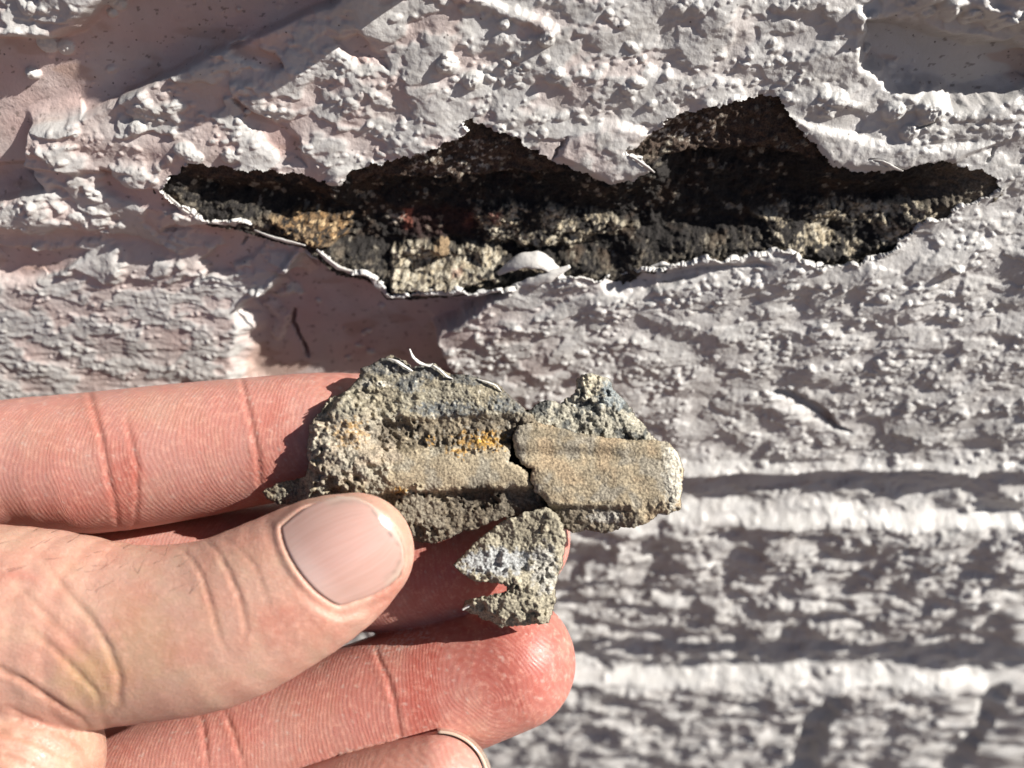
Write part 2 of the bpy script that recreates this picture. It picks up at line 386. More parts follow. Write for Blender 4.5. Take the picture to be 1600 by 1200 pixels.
for px, py, r, h in [(32,122,1.1,1.6),(700,100,1.5,1.7),(738,125,1.5,1.6),(855,60,1.2,1.5),(788,37,0.9,1.1),(873,112,0.9,1.2),(700,85,0.7,1),(792,100,0.7,1),(1368,82,0.8,1.1),
                     (780,200,1.0,1.4),(290,232,1.6,0.8),(305,245,1.5,1.0),(360,245,1.4,0.9),(215,200,1.3,0.9),(1310,155,1.5,0.9),(1395,175,1.8,1.2),(1455,170,2.2,1.5),(1490,418,1.2,1.6),(1420,205,1.5,0.9),(1180,375,1.5,0.8),(1510,25,1.3,1.6),(1480,20,1.3,1.4),(1555,35,1.5,1.4),(1595,20,1.3,1.4),(1445,18,1.2,1.2),
                     (40,10,1.5,0.8),(55,75,1.6,1.1),(85,80,1.4,1.0),(170,10,1.2,0.9),(160,25,0.8,0.9),(445,475,1.5,0.6),(455,482,0.7,0.9),(30,55,1.2,0.8),(148,345,1.8,0.8)]:
    u_, z_ = wall_uz(px, py); splat(float(u_), float(z_), r*1.2, r*0.95, h, 0.5, rng.uniform(-0.4, 0.4))
H += B*(0.9+0.2*perlin(U/0.5, Z/0.5, 24))
# ridge of paint that catches the light along the top and the smooth skin left and right of the big notch
for pts, r, h in [([(720,-5),(790,20),(830,30),(862,48)], 1.3, 1.1), ([(1340,20),(1352,38),(1362,25)], 1.2, 0.9), ([(400,468),(425,452),(466,393)], 1.1, 1.3), ([(405,500),(430,520),(420,550)], 1.6, 0.9), ([(385,470),(420,485),(440,478)], 1.0, 0.9)]:
    p = W(pts); s = Sub(us, zs, p, 4); d, _ = line_dist(s.U, s.Z, p); d = d+0.4*perlin(s.U/1.2, s.Z/1.2, 25)
    H[s.sl] += h*(1-sst(0.2*r, r, d))
for poly, lift in [([(868,245),(880,215),(905,200),(960,190),(1005,200),(1012,212),(980,236),(1022,267),(955,290)], 0.7), ([(1232,180),(1290,200),(1380,225),(1470,228),(1560,222),(1500,250),(1400,268),(1296,258)], 0.4), ([(525,262),(560,262),(545,275),(532,292),(505,285)], 0.5)]:
    p = W(poly); s = Sub(us, zs, p, 4); sd = poly_sdf(s.U, s.Z, p); m = 1-sst(-1.2, 0.6, sd)
    H[s.sl] = H[s.sl]*(1-0.75*m)+m*(lift+0.55+0.18*fbm(s.U/2.6, s.Z/2.4, 3, 27))

# ---- hairline cracks
def groove(pts, w, d):
    p = W(pts); s = Sub(us, zs, p, 3); dd, t = line_dist(s.U+0.3*perlin(s.U/0.8, s.Z/0.8, 28), s.Z+0.3*perlin(s.U/0.8, s.Z/0.8, 29), p)
    H[s.sl] -= d*(1-sst(0.45*w, w, dd))*(0.3+0.7*np.sin(np.pi*np.clip(t, 0.03, 0.97)))
groove([(446,512),(444,530),(450,546),(458,560),(464,570),(468,584)], 0.55, 3.5)
groove([(1355,246),(1375,250),(1392,260),(1408,264)], 0.22, 1.2); groove([(1430,198),(1448,195),(1462,184)], 0.25, 1.4)
groove([(1542,252),(1550,243),(1553,233)], 0.22, 1.2); groove([(862,250),(872,232),(885,215)], 0.3, 1.4); groove([(975,236),(982,228)], 0.2, 1.0)
groove([(366,397),(372,390),(374,384)], 0.3, 1.2)

# ---- cutting the hole and curling its painted rim
s = Sub(us, zs, HOLE, 5)
sdh = poly_sdf(s.U, s.Z, HOLE)
jg = 0.55*perlin(s.U/2.6, s.Z/2.6, 66)+0.42*perlin(s.U/1.2, s.Z/1.2, 61)+0.26*perlin(s.U/0.5, s.Z/0.5, 62)
sdh = sdh+jg
SD = np.full(U.shape, 50.0, np.float32); SD[s.sl] = sdh
gz, gu = np.gradient(sdh, zs[s.j0:s.j1], us[s.i0:s.i1])
gl = np.sqrt(gu*gu+gz*gz)+1e-6; gu /= gl; gz /= gl
lower = sst(0.15, 0.6, -gz)                                            # 1 along the hole's lower edge
curl = np.exp(-np.clip(sdh, 0, 9)/0.55)*(sdh > -1)*(0.25+0.75*sst(-0.25, 0.3, perlin(s.U/4.0, s.Z/4.0, 63)))
H[s.sl] += curl*(0.75*lower+0.1)
H[s.sl] = H[s.sl]-0.0
near = (np.abs(sdh) < 0.6*FINE)
snap = np.zeros(U.shape+(2,), np.float32)
snap[s.sl][near] = np.stack([-(sdh*gu)[near], -(sdh*gz)[near]], -1)

# ---- paint colour: pale grey, dirtier over smooth mortar, where pink paints in the hand's red bounce
base = np.array([0.625, 0.617, 0.60], np.float32)
tint = np.ones(U.shape+(3,), np.float32)*base
pink_bounce = np.clip(0.85*smooth+0.55*(1-patch)*tex, 0, 1)*(0.08+0.92*sst(-35, 45, -U+0.4*Z))
k = (pink_bounce*(0.75+0.5*perlin(U/9, Z/7, 71)))[..., None].clip(0, 1)
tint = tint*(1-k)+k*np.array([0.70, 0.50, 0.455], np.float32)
rust = sst(0.25, 0.6, fbm(U/14, Z/5, 3, 72))*smooth*0.5
tint = tint*(1-rust[..., None])+rust[..., None]*np.array([0.50, 0.33, 0.25], np.float32)
dirt = sst(0.62, 0.75, fbm(U/1.6, Z/0.9, 3, 73))*sst(0.2, 0.6, smooth)*0.6
tint = tint*(1-dirt[..., None])+dirt[..., None]*np.array([0.13, 0.10, 0.085], np.float32)
ii = np.where((B > 0.35))
tint[ii] = np.array([0.665, 0.66, 0.64])
tint *= (1+0.10*perlin(U/17, Z/24, 74)+0.06*perlin(U/5, Z/9, 75))[..., None]

# ---- faces, sorted into bricks and mortar
ny, nx = U.shape
DRAG = DRAG*(np.abs(SD) > 2.0)*(us[None, :] > -125)*(us[None, :] < 125)*sst(-21.0, -19.0, Z)+DRAG*sst(-22.0, -24.0, Z)*0.8
DRAG *= 1-np.exp(-np.clip(np.abs(SD)-2.0, 0, 20)/1.5)
VERT = np.stack([U+snap[..., 0]+SD2[0]*DRAG, -H, Z+snap[..., 1]+SD2[1]*DRAG], -1).reshape(-1, 3)
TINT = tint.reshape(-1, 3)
idx = np.arange(ny*nx).reshape(ny, nx)
def quads(r0, r1, step):
    c = idx[r0:r1, ::step]
    return np.stack([c[:-1, :-1], c[:-1, 1:], c[1:, 1:], c[1:, :-1]], -1).reshape(-1, 4)
up_q = quads(jseam, ny, 1)
lo_q = quads(0, jseam, 2)
c0 = idx[jseam-1, ::2]; c1 = idx[jseam]
seam5 = np.stack([c0[:-1], c0[1:], c1[2::2], c1[1::2], c1[:-2:2]], -1)
SDf = SD.ravel()
hole_faces = (SDf[up_q] < 0.6*FINE).all(1) & (SDf[up_q].min(1) < -0.01)
hole_faces = (SDf[up_q].mean(1) < 0) 
open_q = up_q[hole_faces]; up_q = up_q[~hole_faces]
uc, zc_ = U.ravel(), Z.ravel(); mm = mort_mask.ravel()
def ident(f):
    u, z = uc[f].mean(1), zc_[f].mean(1)
    k = np.zeros(len(f), int)
    bedj = ((z < -23.3) & (z > -35.5)) | ((z < -81.5) & (z > -99.5)) | ((z < 43.5) & (z > 33.5) & ((u < -70) | (u > 96)))
    prp = ((z < -35) & (z > -82) & ((np.abs(u+30) < 6) | (np.abs(u-168) < 6))) | ((z < -99) & ((np.abs(u-88) < 5.5) | (np.abs(u-133) < 4.6) | (np.abs(u+110) < 5.5)))
    m = mm[f].mean(1) > 0.5
    top = z >= 38
    k[top] = np.where(u[top] < -60, 1, np.where(u[top] < 72, 2, 3))
    mid = (z < 38) & (z > -23.3); k[mid] = np.where(u[mid] < -38, 4, 5)
    th = (z < -30) & (z > -90); k[th] = np.where(u[th] < -30, 6, np.where(u[th] < 168, 7, 11))
    b = z <= -90; k[b] = np.where(u[b] < -110, 8, np.where(u[b] < 88, 9, np.where(u[b] < 133, 10, 12)))
    k[bedj | prp | m] = 0
    return k
wall = empty('brick_wall', (0, 0, -130), 'painted brick wall with rough pale grey coating and a jagged hole in its mortar joint', 'wall')
ku, kl, k5 = ident(up_q), ident(lo_q), ident(seam5)
for k in range(13):
    fs = [f[kk == k] for f, kk in ((up_q, ku), (lo_q, kl), (seam5, k5))]
    fs = [f for f in fs if len(f)]
    if not fs: continue
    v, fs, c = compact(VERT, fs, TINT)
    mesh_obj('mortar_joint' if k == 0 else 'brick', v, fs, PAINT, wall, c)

# ---- the broken thickness of the paint round the hole
e = np.concatenate([np.stack([open_q[:, i], open_q[:, (i+1) % 4]], 1) for i in range(4)])
es = np.sort(e, 1); key = es[:, 0]*np.int64(ny*nx)+es[:, 1]
uq, inv, cnt = np.unique(key, return_inverse=True, return_counts=True)
edge = e[cnt[inv] == 1]
rv = np.unique(edge); mp_ = np.full(ny*nx, -1); mp_[rv] = np.arange(len(rv))
outer = VERT[rv]; lw = np.zeros(U.shape, np.float32); lw[s.sl] = lower; lw = lw.ravel()[rv]
th = 0.45+0.35*lw+0.15*perlin(outer[:, 0]/1.2, outer[:, 2]/1.2, 64)
gg = np.zeros(U.shape+(2,), np.float32); gg[s.sl] = np.stack([gu, gz], -1); gg = gg.reshape(-1, 2)[rv]
rimw = (0.15+0.75*sst(-0.3, 0.5, perlin(outer[:, 0]/3.5, outer[:, 2]/3.5, 65)))*lw
mid_ = outer+np.stack([-gg[:, 0]*rimw, 0.45*th, -gg[:, 1]*rimw], 1)
inn = outer+np.stack([gg[:, 0]*0.35, 1.3*th+0.5, gg[:, 1]*0.35], 1)
nv = len(rv); E = mp_[edge]
f = np.concatenate([np.stack([E[:, 0], E[:, 1], E[:, 1]+nv, E[:, 0]+nv], 1), np.stack([E[:, 0]+nv, E[:, 1]+nv, E[:, 1]+2*nv, E[:, 0]+2*nv], 1)])
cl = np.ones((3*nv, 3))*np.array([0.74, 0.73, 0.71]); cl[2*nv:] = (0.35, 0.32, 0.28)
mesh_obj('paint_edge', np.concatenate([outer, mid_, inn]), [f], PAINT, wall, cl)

# ---- what the hole lays bare
CS = 0.22
hu = np.arange(HOLE[:, 0].min()-2.5, HOLE[:, 0].max()+2.5, CS); hz = np.arange(HOLE[:, 1].min()-2.5, HOLE[:, 1].max()+2.5, CS)
HU, HZ = np.meshgrid(hu.astype(np.float32), hz.astype(np.float32))
sd = poly_sdf(HU, HZ, HOLE); din = np.clip(-sd, 0, 50)
dep = 1.3+4.6*sst(0.2, 6.5, din)
def reg(poly, soft=1.0, jag=0.8):
    p = W(poly); d = poly_sdf(HU, HZ, p)+jag*perlin(HU/2.0, HZ/1.5, 81)+0.4*jag*perlin(HU/0.7, HZ/0.7, 82); return 1-sst(-soft, soft, d)
plate = np.maximum(reg([(538,275),(600,250),(735,185),(865,248),(878,272),(800,276),(700,284),(600,282),(555,292)], 0.5), reg([(975,238),(1045,180),(1205,145),(1298,255),(1240,242),(1180,236),(1100,240),(1010,252)], 0.5))
plate = np.maximum(plate, reg([(280,258),(330,255),(470,272),(500,285),(430,282),(350,280),(300,285)], 0.4))
dep = dep*(1-plate)+plate*(1.7+0.12*din)
chunk = reg([(608,400),(640,392),(700,395),(760,398),(790,410),(780,440),(700,452),(612,458)], 0.6)
chunk2 = reg([(735,345),(780,332),(860,336),(960,352),(990,368),(900,392),(820,398),(760,385)], 0.9)
chunk3 = reg([(1190,345),(1300,325),(1480,322),(1440,350),(1380,392),(1290,412),(1230,395)], 0.9)
och = reg([(420,345),(470,338),(540,350),(535,378),(500,392),(445,372)], 0.8)
rnd_ = sst(float(wall_uz(1400, 300)[0]), float(wall_uz(1550, 300)[0]), HU); dep = dep*(1-0.85*rnd_)+0.45*rnd_
dep = dep-2.2*chunk-1.9*chunk2-1.2*chunk3-1.6*och
dep += 0.9*fbm(HU/7, HZ/5, 3, 83)*sst(0, 3, din)+0.48*fbm(HU/2.0, HZ/1.6, 3, 84)*sst(0, 2, din)+0.16*fbm(HU/0.6, HZ/0.6, 2, 85)
u_, z_ = wall_uz(688, 398); dd = np.hypot(HU-float(u_), HZ-float(z_)); dep -= 1.6*np.sqrt(np.clip(1-(dd/1.7)**2, 0, 1)); pebble = dd+0.4*perlin(HU/0.7, HZ/0.7, 90) < 1.6
gr = np.zeros(HU.shape, np.float32); gcol = np.zeros(HU.shape, np.float32); m_ = 26000
gx = rng.uniform(hu[0], hu[-1], m_); gy = rng.uniform(hz[0], hz[-1], m_); rr = 0.25+0.45*rng.random(m_)**2.5; gv = rng.random(m_)
for x, y, r, v in zip(gx, gy, rr, gv):
    i0 = int((x-r-hu[0])/CS)+1; i1 = int((x+r-hu[0])/CS)+1; j0 = int((y-r-hz[0])/CS)+1; j1 = int((y+r-hz[0])/CS)+1
    if i0 < 0 or j0 < 0: continue
    w = HU[j0:j1, i0:i1]-x; w2 = HZ[j0:j1, i0:i1]-y; d = r*0.75*np.sqrt(np.clip(1-(w*w+w2*w2)/(r*r), 0, 1))
    b = gr[j0:j1, i0:i1]; gc = gcol[j0:j1, i0:i1]; q = d > b; gc[q] = v; b[q] = d[q]
dep -= 1.25*gr*sst(-0.1, 0.3, fbm(HU/4, HZ/3, 2, 86)+0.25)
# colours of soot, sand, ochre and brick
rend = sst(float(wall_uz(1400, 300)[0]), float(wall_uz(1545, 300)[0]), HU)
n1 = fbm(HU/5, HZ/4, 3, 87); n2 = fbm(HU/0.8, HZ/0.8, 3, 88)
def C(*c): return np.array(c, np.float32)
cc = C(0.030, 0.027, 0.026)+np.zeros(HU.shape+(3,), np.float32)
def blend(cc, m, c): m = np.clip(m, 0, 1)[..., None]; return cc*(1-m)+m*c
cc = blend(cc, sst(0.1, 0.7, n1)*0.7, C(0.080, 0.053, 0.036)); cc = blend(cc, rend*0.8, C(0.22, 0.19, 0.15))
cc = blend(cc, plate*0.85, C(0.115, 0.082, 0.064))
cc = blend(cc, sst(0.86, 0.90, gcol)*(gr > 0.03)*sst(-0.2, 0.3, n1), C(0.30, 0.27, 0.22))
sand = np.clip(chunk*sst(-0.75, -0.2, n1+0.4*n2)+0.95*chunk2*sst(-0.35, 0.1, n1+0.6*n2)+0.95*chunk3*sst(-0.15, 0.25, n1+0.7*n2), 0, 1)
cc = blend(cc, sand*sst(-0.45, 0.1, n2+0.5*n1), C(0.52, 0.45, 0.33))
cc = blend(cc, sand*sst(0.55, 0.62, gcol), C(0.62, 0.57, 0.46)); cc = blend(cc, sand*sst(0.18, 0.14, gcol)*0.8, C(0.10, 0.085, 0.07))
cc = blend(cc, och*sst(-0.3, 0.3, n2+0.5*n1), C(0.34, 0.21, 0.10)); cc = blend(cc, och*sst(0.72, 0.78, gcol), C(0.56, 0.41, 0.24)); cc = blend(cc, och*sst(0.35, 0.3, gcol)*0.7, C(0.10, 0.07, 0.045))
lip = sst(4.5, 1.0, din)*sst(0.1, 0.5, -np.gradient(sd, CS)[0])*(-1)*(-1)
cc = blend(cc, lip*sst(-0.05, 0.3, n2+0.8*n1)*0.30, C(0.40, 0.355, 0.28))
redb = reg([(610,345),(640,338),(740,340),(770,352),(740,380),(650,385),(620,372)], 1.0)
cc = blend(cc, redb*0.5, C(0.07, 0.028, 0.025)); cc = blend(cc, reg([(626,342),(640,345),(638,372),(626,368)], 0.4), C(0.30, 0.11, 0.08))
cc = blend(cc, reg([(600,350),(622,345),(628,365),(606,368)], 0.4)*sst(-0.2, 0.2, n2), C(0.55, 0.48, 0.40))
for q_ in ([(725,350),(740,345),(735,372),(722,368)], [(765,345),(785,340),(780,362),(768,360)], [(705,425),(722,422),(720,436),(706,436)]):
    cc = blend(cc, reg(q_, 0.4, 0.5)*0.45, C(0.32, 0.13, 0.10))
wh = plate*sst(0.30, 0.45, fbm(HU/1.2, HZ/0.8, 3, 89))*np.maximum(reg([(640,245),(720,225),(790,225),(780,268),(640,275)], 1.5), reg([(1010,195),(1080,178),(1125,185),(1115,225),(1030,228)], 1.5))
cc = blend(cc, wh, C(0.62, 0.58, 0.52))
cc[pebble] = cc[pebble]*0.25+0.75*C(0.46, 0.33, 0.20)
vert = np.stack([HU, dep, HZ], -1).reshape(-1, 3)
ci = np.arange(HU.size).reshape(HU.shape)
f = np.stack([ci[:-1, :-1], ci[:-1, 1:], ci[1:, 1:], ci[1:, :-1]], -1).reshape(-1, 4)
f = f[sd.ravel()[f].min(1) < 1.6]
v, f, c = compact(vert, [f], cc.reshape(-1, 3))
mesh_obj('exposed_mortar', v, f, CAVITY, wall, c)

# ---- strips of paint that have come loose and curl off the lower rim
def ribbon(name, pts_px, widths, lift, arch, twist=0.0, m=26, k=9, seed=0):
    p = W(pts_px); t = np.linspace(0, 1, len(p)); tt = np.linspace(0, 1, m)
    cu, cz = np.interp(tt, t, p[:, 0]), np.interp(tt, t, p[:, 1])
    for _ in range(2):
        cu[1:-1] = (cu[:-2]+2*cu[1:-1]+cu[2:])/4; cz[1:-1] = (cz[:-2]+2*cz[1:-1]+cz[2:])/4
    wd = np.interp(tt, np.linspace(0, 1, len(widths)), widths); lf = np.interp(tt, np.linspace(0, 1, len(lift)), lift)
    du, dz = np.gradient(cu), np.gradient(cz); l = np.hypot(du, dz); nu, nz_ = -dz/l, du/l
    b = np.linspace(-1, 1, k)
    jag_ = 1+0.30*perlin(tt*9, tt*0+3, seed+91)[:, None]*np.sign(b)[None, :]
    X = cu[:, None]+nu[:, None]*wd[:, None]*b*jag_; Zz = cz[:, None]+nz_[:, None]*wd[:, None]*b*jag_
    Y = lf[:, None]+arch*(1-b*b)[None, :]*wd[:, None]+twist*b[None, :]*wd[:, None]+0.08*perlin(X/0.8, Zz/0.8, seed+92)
    a = np.stack([X, -Y, Zz], -1).reshape(-1, 3); bk = a+np.array([0.05, 0.22, -0.05])
    i = np.arange(m*k).reshape(m, k); q = np.stack([i[:-1, :-1], i[:-1, 1:], i[1:, 1:], i[1:, :-1]], -1).reshape(-1, 4)
    ring = np.concatenate([i[0, :], i[1:, -1], i[-1, ::-1][1:], i[::-1, 0][1:-1]]); r2 = np.roll(ring, -1)
    fs = np.concatenate([q, q[:, ::-1]+m*k, np.stack([ring, ring+m*k, r2+m*k, r2], 1)])
    cl = np.ones((2*m*k, 3))*np.array([0.72, 0.70, 0.67])
    return mesh_obj(name, np.concatenate([a, bk]), [fs], PAINT, wall, cl)
ribbon('paint_flake', [(778,428),(800,412),(826,402),(848,404),(862,416),(880,428)], [0.3, 1.0, 1.3, 1.0, 0.35], [0.0, 0.7, 1.0, 0.9, 0.1], 0.55, -1.0, seed=1)
ribbon('paint_flake', [(800,446),(830,436),(858,426),(890,412)], [0.35, 0.9, 1.0, 0.3], [0.5, 1.4, 1.9, 1.2], 0.3, -0.3, seed=2)
ribbon('paint_flake', [(980,240),(996,248),(1010,258),(1021,267)], [0.15, 0.3, 0.3, 0.12], [1.4, 1.6, 1.5, 1.2], 0.5, 0.4, 18, 5, seed=3)
ribbon('paint_flake', [(1358,247),(1376,250),(1392,259),(1408,265)], [0.1, 0.3, 0.35, 0.1], [0.9, 1.2, 1.2, 0.9], 0.3, 0.4, 18, 5, seed=4)
ribbon('paint_flake', [(1015,415),(1035,408),(1050,414)], [0.15, 0.4, 0.1], [0.6, 1.0, 0.7], 0.4, -0.3, 16, 5, seed=5)
ribbon('paint_flake', [(1216,398),(1230,388),(1243,396),(1252,408)], [0.15, 0.5, 0.6, 0.2], [0.7, 1.2, 1.3, 0.6], 0.4, -0.4, 18, 5, seed=6)
ribbon('paint_flake', [(262,303),(275,314),(290,328),(312,340)], [0.15, 0.35, 0.4, 0.12], [0.5, 0.9, 0.9, 0.4], 0.3, 0.3, 18, 5, seed=7)
ribbon('paint_flake', [(495,388),(512,402),(530,416),(556,424)], [0.15, 0.45, 0.5, 0.15], [0.6, 1.0, 1.0, 0.5], 0.3, 0.3, 18, 5, seed=8)
ribbon('paint_flake', [(398,358),(425,368),(455,376),(478,382)], [0.12, 0.3, 0.35, 0.1], [0.5, 0.8, 0.8, 0.5], 0.3, 0.3, 18, 5, seed=9)
# the solid wall behind
x0, x1, y0, y1, z0, z1 = -1500, 1500, 16, 220, -1200, 1200
bv = np.array([[x, y, z] for x in (x0, x1) for y in (y0, y1) for z in (z0, z1)], float)
bf = np.array([[0, 1, 3, 2], [4, 6, 7, 5], [0, 4, 5, 1], [2, 3, 7, 6], [0, 2, 6, 4], [1, 5, 7, 3]])
mesh_obj('wall_core', bv, [bf], mat_plain('dark_mortar_core', (0.30, 0.27, 0.25), 0.9, 30), wall, smooth=False)

# ------------------------------------------------------------------ the broken piece of mortar
frag = empty('mortar_fragment', cam2world(Q(760, 860, -20)), 'cracked tan piece of broken mortar pinched between thumb and fingers', 'mortar fragment')
def vnoise(x, y, sc, n, seed): return fbm(x/sc, y/sc, n, seed, 0.55)
def slab(name, poly, height, colour, back, seed, step=1.45, edge=7.0, label=None, rugged=lambda X, Y: 1.0):
    poly = np.array(poly, float)
    xs = np.arange(poly[:, 0].min()-6, poly[:, 0].max()+6, step); ys = np.arange(poly[:, 1].min()-6, poly[:, 1].max()+6, step)
    X, Y = np.meshgrid(xs, ys)
    sd = poly_sdf(X, Y, poly)-2.4+2.0*vnoise(X, Y, 13, 3, seed)+1.0*vnoise(X, Y, 4, 2, seed+3)
    rg_ = rugged(X, Y); q = height(X, Y)+(2.0+3.0*rg_)*vnoise(X, Y, 55, 2, seed+5)+2.8*rg_*vnoise(X, Y, 12, 2, seed+7)+(0.5+0.9*rg_)*vnoise(X, Y, 3.6, 2, seed+9)
    q = q-edge*np.exp(-np.clip(-sd, 0, 99)/4.5)
    rr_ = np.random.default_rng(seed); peb_ = np.zeros(X.shape); pv_ = np.zeros(X.shape); rgm = rg_+np.zeros(X.shape)
    for _ in range(int(X.size*0.011)):
        px_, py_, r_ = rr_.uniform(xs[0], xs[-1]), rr_.uniform(ys[0], ys[-1]), 1.8+5.0*rr_.random()**3
        i0, i1 = np.searchsorted(xs, [px_-r_, px_+r_]); j0, j1 = np.searchsorted(ys, [py_-r_, py_+r_])
        if i1-i0 < 2 or j1-j0 < 2 or rr_.random() > rgm[j0, i0]-0.3: continue
        h_ = r_*0.75*np.sqrt(np.clip(1-((X[j0:j1, i0:i1]-px_)**2+(Y[j0:j1, i0:i1]-py_)**2)/r_**2, 0, 1))
        m_ = h_ > peb_[j0:j1, i0:i1]; peb_[j0:j1, i0:i1][m_] = h_[m_]; pv_[j0:j1, i0:i1][m_] = rr_.uniform(-0.45, 0.5)
    q = q+peb_
    i = np.arange(X.size).reshape(X.shape)
    f = np.stack([i[:-1, :-1], i[1:, :-1], i[1:, 1:], i[:-1, 1:]], -1).reshape(-1, 4)
    f = f[sd.ravel()[f].mean(1) < 0]
    gy, gx = np.gradient(sd, step); gl = np.hypot(gx, gy)+1e-6
    near = np.abs(sd) < 0.7*step
    X = np.where(near, X-sd*gx/gl, X); Y = np.where(near, Y-sd*gy/gl, Y)
    bq = np.minimum(back+3*vnoise(X, Y, 20, 2, seed+11), q-5)
    front = Q(X, Y, q).reshape(-1, 3); bk = Q(X+2*gx/gl*(np.abs(sd) < 2), Y, bq).reshape(-1, 3)
    N = X.size
    e = np.concatenate([np.stack([f[:, k], f[:, (k+1) % 4]], 1) for k in range(4)]); es = np.sort(e, 1)
    _, inv, cnt = np.unique(es[:, 0]*np.int64(N)+es[:, 1], return_inverse=True, return_counts=True); e = e[cnt[inv] == 1]
    side = np.stack([e[:, 1], e[:, 0], e[:, 0]+N, e[:, 1]+N], 1)
    c = (colour(X, Y, q)*(1+pv_)[..., None]).reshape(-1, 3)
    v, fs, c = compact(cam2world(np.concatenate([front, bk])), [np.concatenate([f, f[:, ::-1]+N, side])], np.concatenate([c, c*0+np.array([0.16, 0.135, 0.105])]))
    o = mesh_obj(name, v, fs, FRAG, frag, c)
    if label: o['label'] = label
    return o
TAN, GREY, DARK, BLUE, OCH, PALE = C(0.43, 0.365, 0.26), C(0.39, 0.37, 0.31), C(0.10, 0.085, 0.068), C(0.15, 0.165, 0.175), C(0.58, 0.33, 0.08), C(0.60, 0.57, 0.49)
def blob(X, Y, cx, cy, rx, ry, seed=0, j=0.45):
    d = np.hypot((X-cx)/rx, (Y-cy)/ry)+j*vnoise(X, Y, max(4.0, 0.5*min(rx, ry)), 3, seed+200); return 1-sst(0.75, 1.1, d)
def hA(X, Y):
    yr = Y+0.04*(X-650)+3*vnoise(X, Y, 40, 2, 301)
    q = 6-0.10*(660-Y).clip(0, 200)
    q = q-11*(sst(648, 664, yr)*(1-sst(694, 708, yr)))*sst(560, 600, X)                      # groove
    q = q+17*np.sqrt(np.clip(1-((yr-735)/36)**2, 0, 1))*sst(520, 590, X)                    # rounded band
    q = q-13*sst(766, 778, yr)*sst(560, 600, X)                                             # lower shelf
    q = q+20*blob(X, Y, 540, 690, 62, 70, 1)+10*blob(X, Y, 510, 735, 40, 40, 2)+13*blob(X, Y, 655, 800, 48, 32, 3)+9*blob(X, Y, 672, 690, 9, 9, 4)+7*blob(X, Y, 585, 603, 14, 10, 5)
    q = q-12*blob(X, Y, 748, 778, 30, 16, 6)-8*blob(X, Y, 625, 668, 26, 16, 7)+6*blob(X, Y, 745, 690, 45, 14, 8)-18*sst(490, 460, X)
    return q
def cA(X, Y, q):
    n1 = vnoise(X, Y, 40, 3, 311); n2 = vnoise(X, Y, 7, 3, 312)
    c = TAN+np.zeros(X.shape+(3,), np.float32); c = blend(c, blob(X, Y, 535, 690, 75, 85, 20), C(0.45, 0.385, 0.30))
    c = blend(c, sst(-0.1, 0.5, n1)*0.7, GREY)
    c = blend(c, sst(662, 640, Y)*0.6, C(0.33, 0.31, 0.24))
    for a in ((600,572,40,14),(668,577,30,16),(740,592,45,10),(800,630,40,16),(700,640,60,14),(640,600,24,14)): c = blend(c, blob(X, Y, *a, seed=a[0])*(0.55+0.45*sst(-0.2, 0.3, n2)), BLUE)
    yr = Y+0.04*(X-650)
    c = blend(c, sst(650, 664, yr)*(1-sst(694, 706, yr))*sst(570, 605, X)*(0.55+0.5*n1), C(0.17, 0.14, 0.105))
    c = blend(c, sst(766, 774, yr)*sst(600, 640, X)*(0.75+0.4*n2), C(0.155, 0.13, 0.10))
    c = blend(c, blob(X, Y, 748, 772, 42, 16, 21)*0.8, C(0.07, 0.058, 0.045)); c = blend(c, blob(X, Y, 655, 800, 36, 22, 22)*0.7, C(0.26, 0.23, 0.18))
    for a in ((752,688,42,15),(718,704,16,10),(625,767,11,5),(552,664,18,10),(545,680,28,20),(672,688,8,8)): c = blend(c, blob(X, Y, *a, seed=a[0]+5, j=0.8)*sst(-0.3, 0.25, n2)*(0.9 if a[0] > 600 else 0.45), OCH)
    c = blend(c, blob(X, Y, 760, 690, 16, 8, 23, 0.7)*0.8, C(0.70, 0.42, 0.10))
    c = blend(c, sst(0.62, 0.75, vnoise(X, Y, 9, 3, 313))*sst(715, 690, Y)*0.85, PALE)
    c = blend(c, blob(X, Y, 572, 597, 9, 7, 24)+blob(X, Y, 598, 600, 10, 5, 25), PALE)
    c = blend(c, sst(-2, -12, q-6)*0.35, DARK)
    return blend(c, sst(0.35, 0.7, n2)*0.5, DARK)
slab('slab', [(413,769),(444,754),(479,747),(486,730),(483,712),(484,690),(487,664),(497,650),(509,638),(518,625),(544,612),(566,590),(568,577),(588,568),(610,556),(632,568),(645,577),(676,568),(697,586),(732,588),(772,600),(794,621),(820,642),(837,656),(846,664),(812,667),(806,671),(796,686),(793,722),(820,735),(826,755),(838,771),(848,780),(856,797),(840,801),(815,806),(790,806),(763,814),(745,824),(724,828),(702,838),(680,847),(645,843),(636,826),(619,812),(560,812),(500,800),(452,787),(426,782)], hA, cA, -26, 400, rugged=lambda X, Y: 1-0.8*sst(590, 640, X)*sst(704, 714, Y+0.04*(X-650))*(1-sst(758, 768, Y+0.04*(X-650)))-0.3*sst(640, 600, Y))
def hB(X, Y):
    yc = 738+0.02*(X-930); t = (Y-yc)/80
    return 10+12*np.sqrt(np.clip(1-t*t, 0, 1))-9*np.exp(-((Y-712-0.03*(X-900))/13)**2)*sst(1010, 930, X)-13*sst(788, 798, Y-0.02*(X-930))*sst(1000, 960, X)-0.02*(X-930)
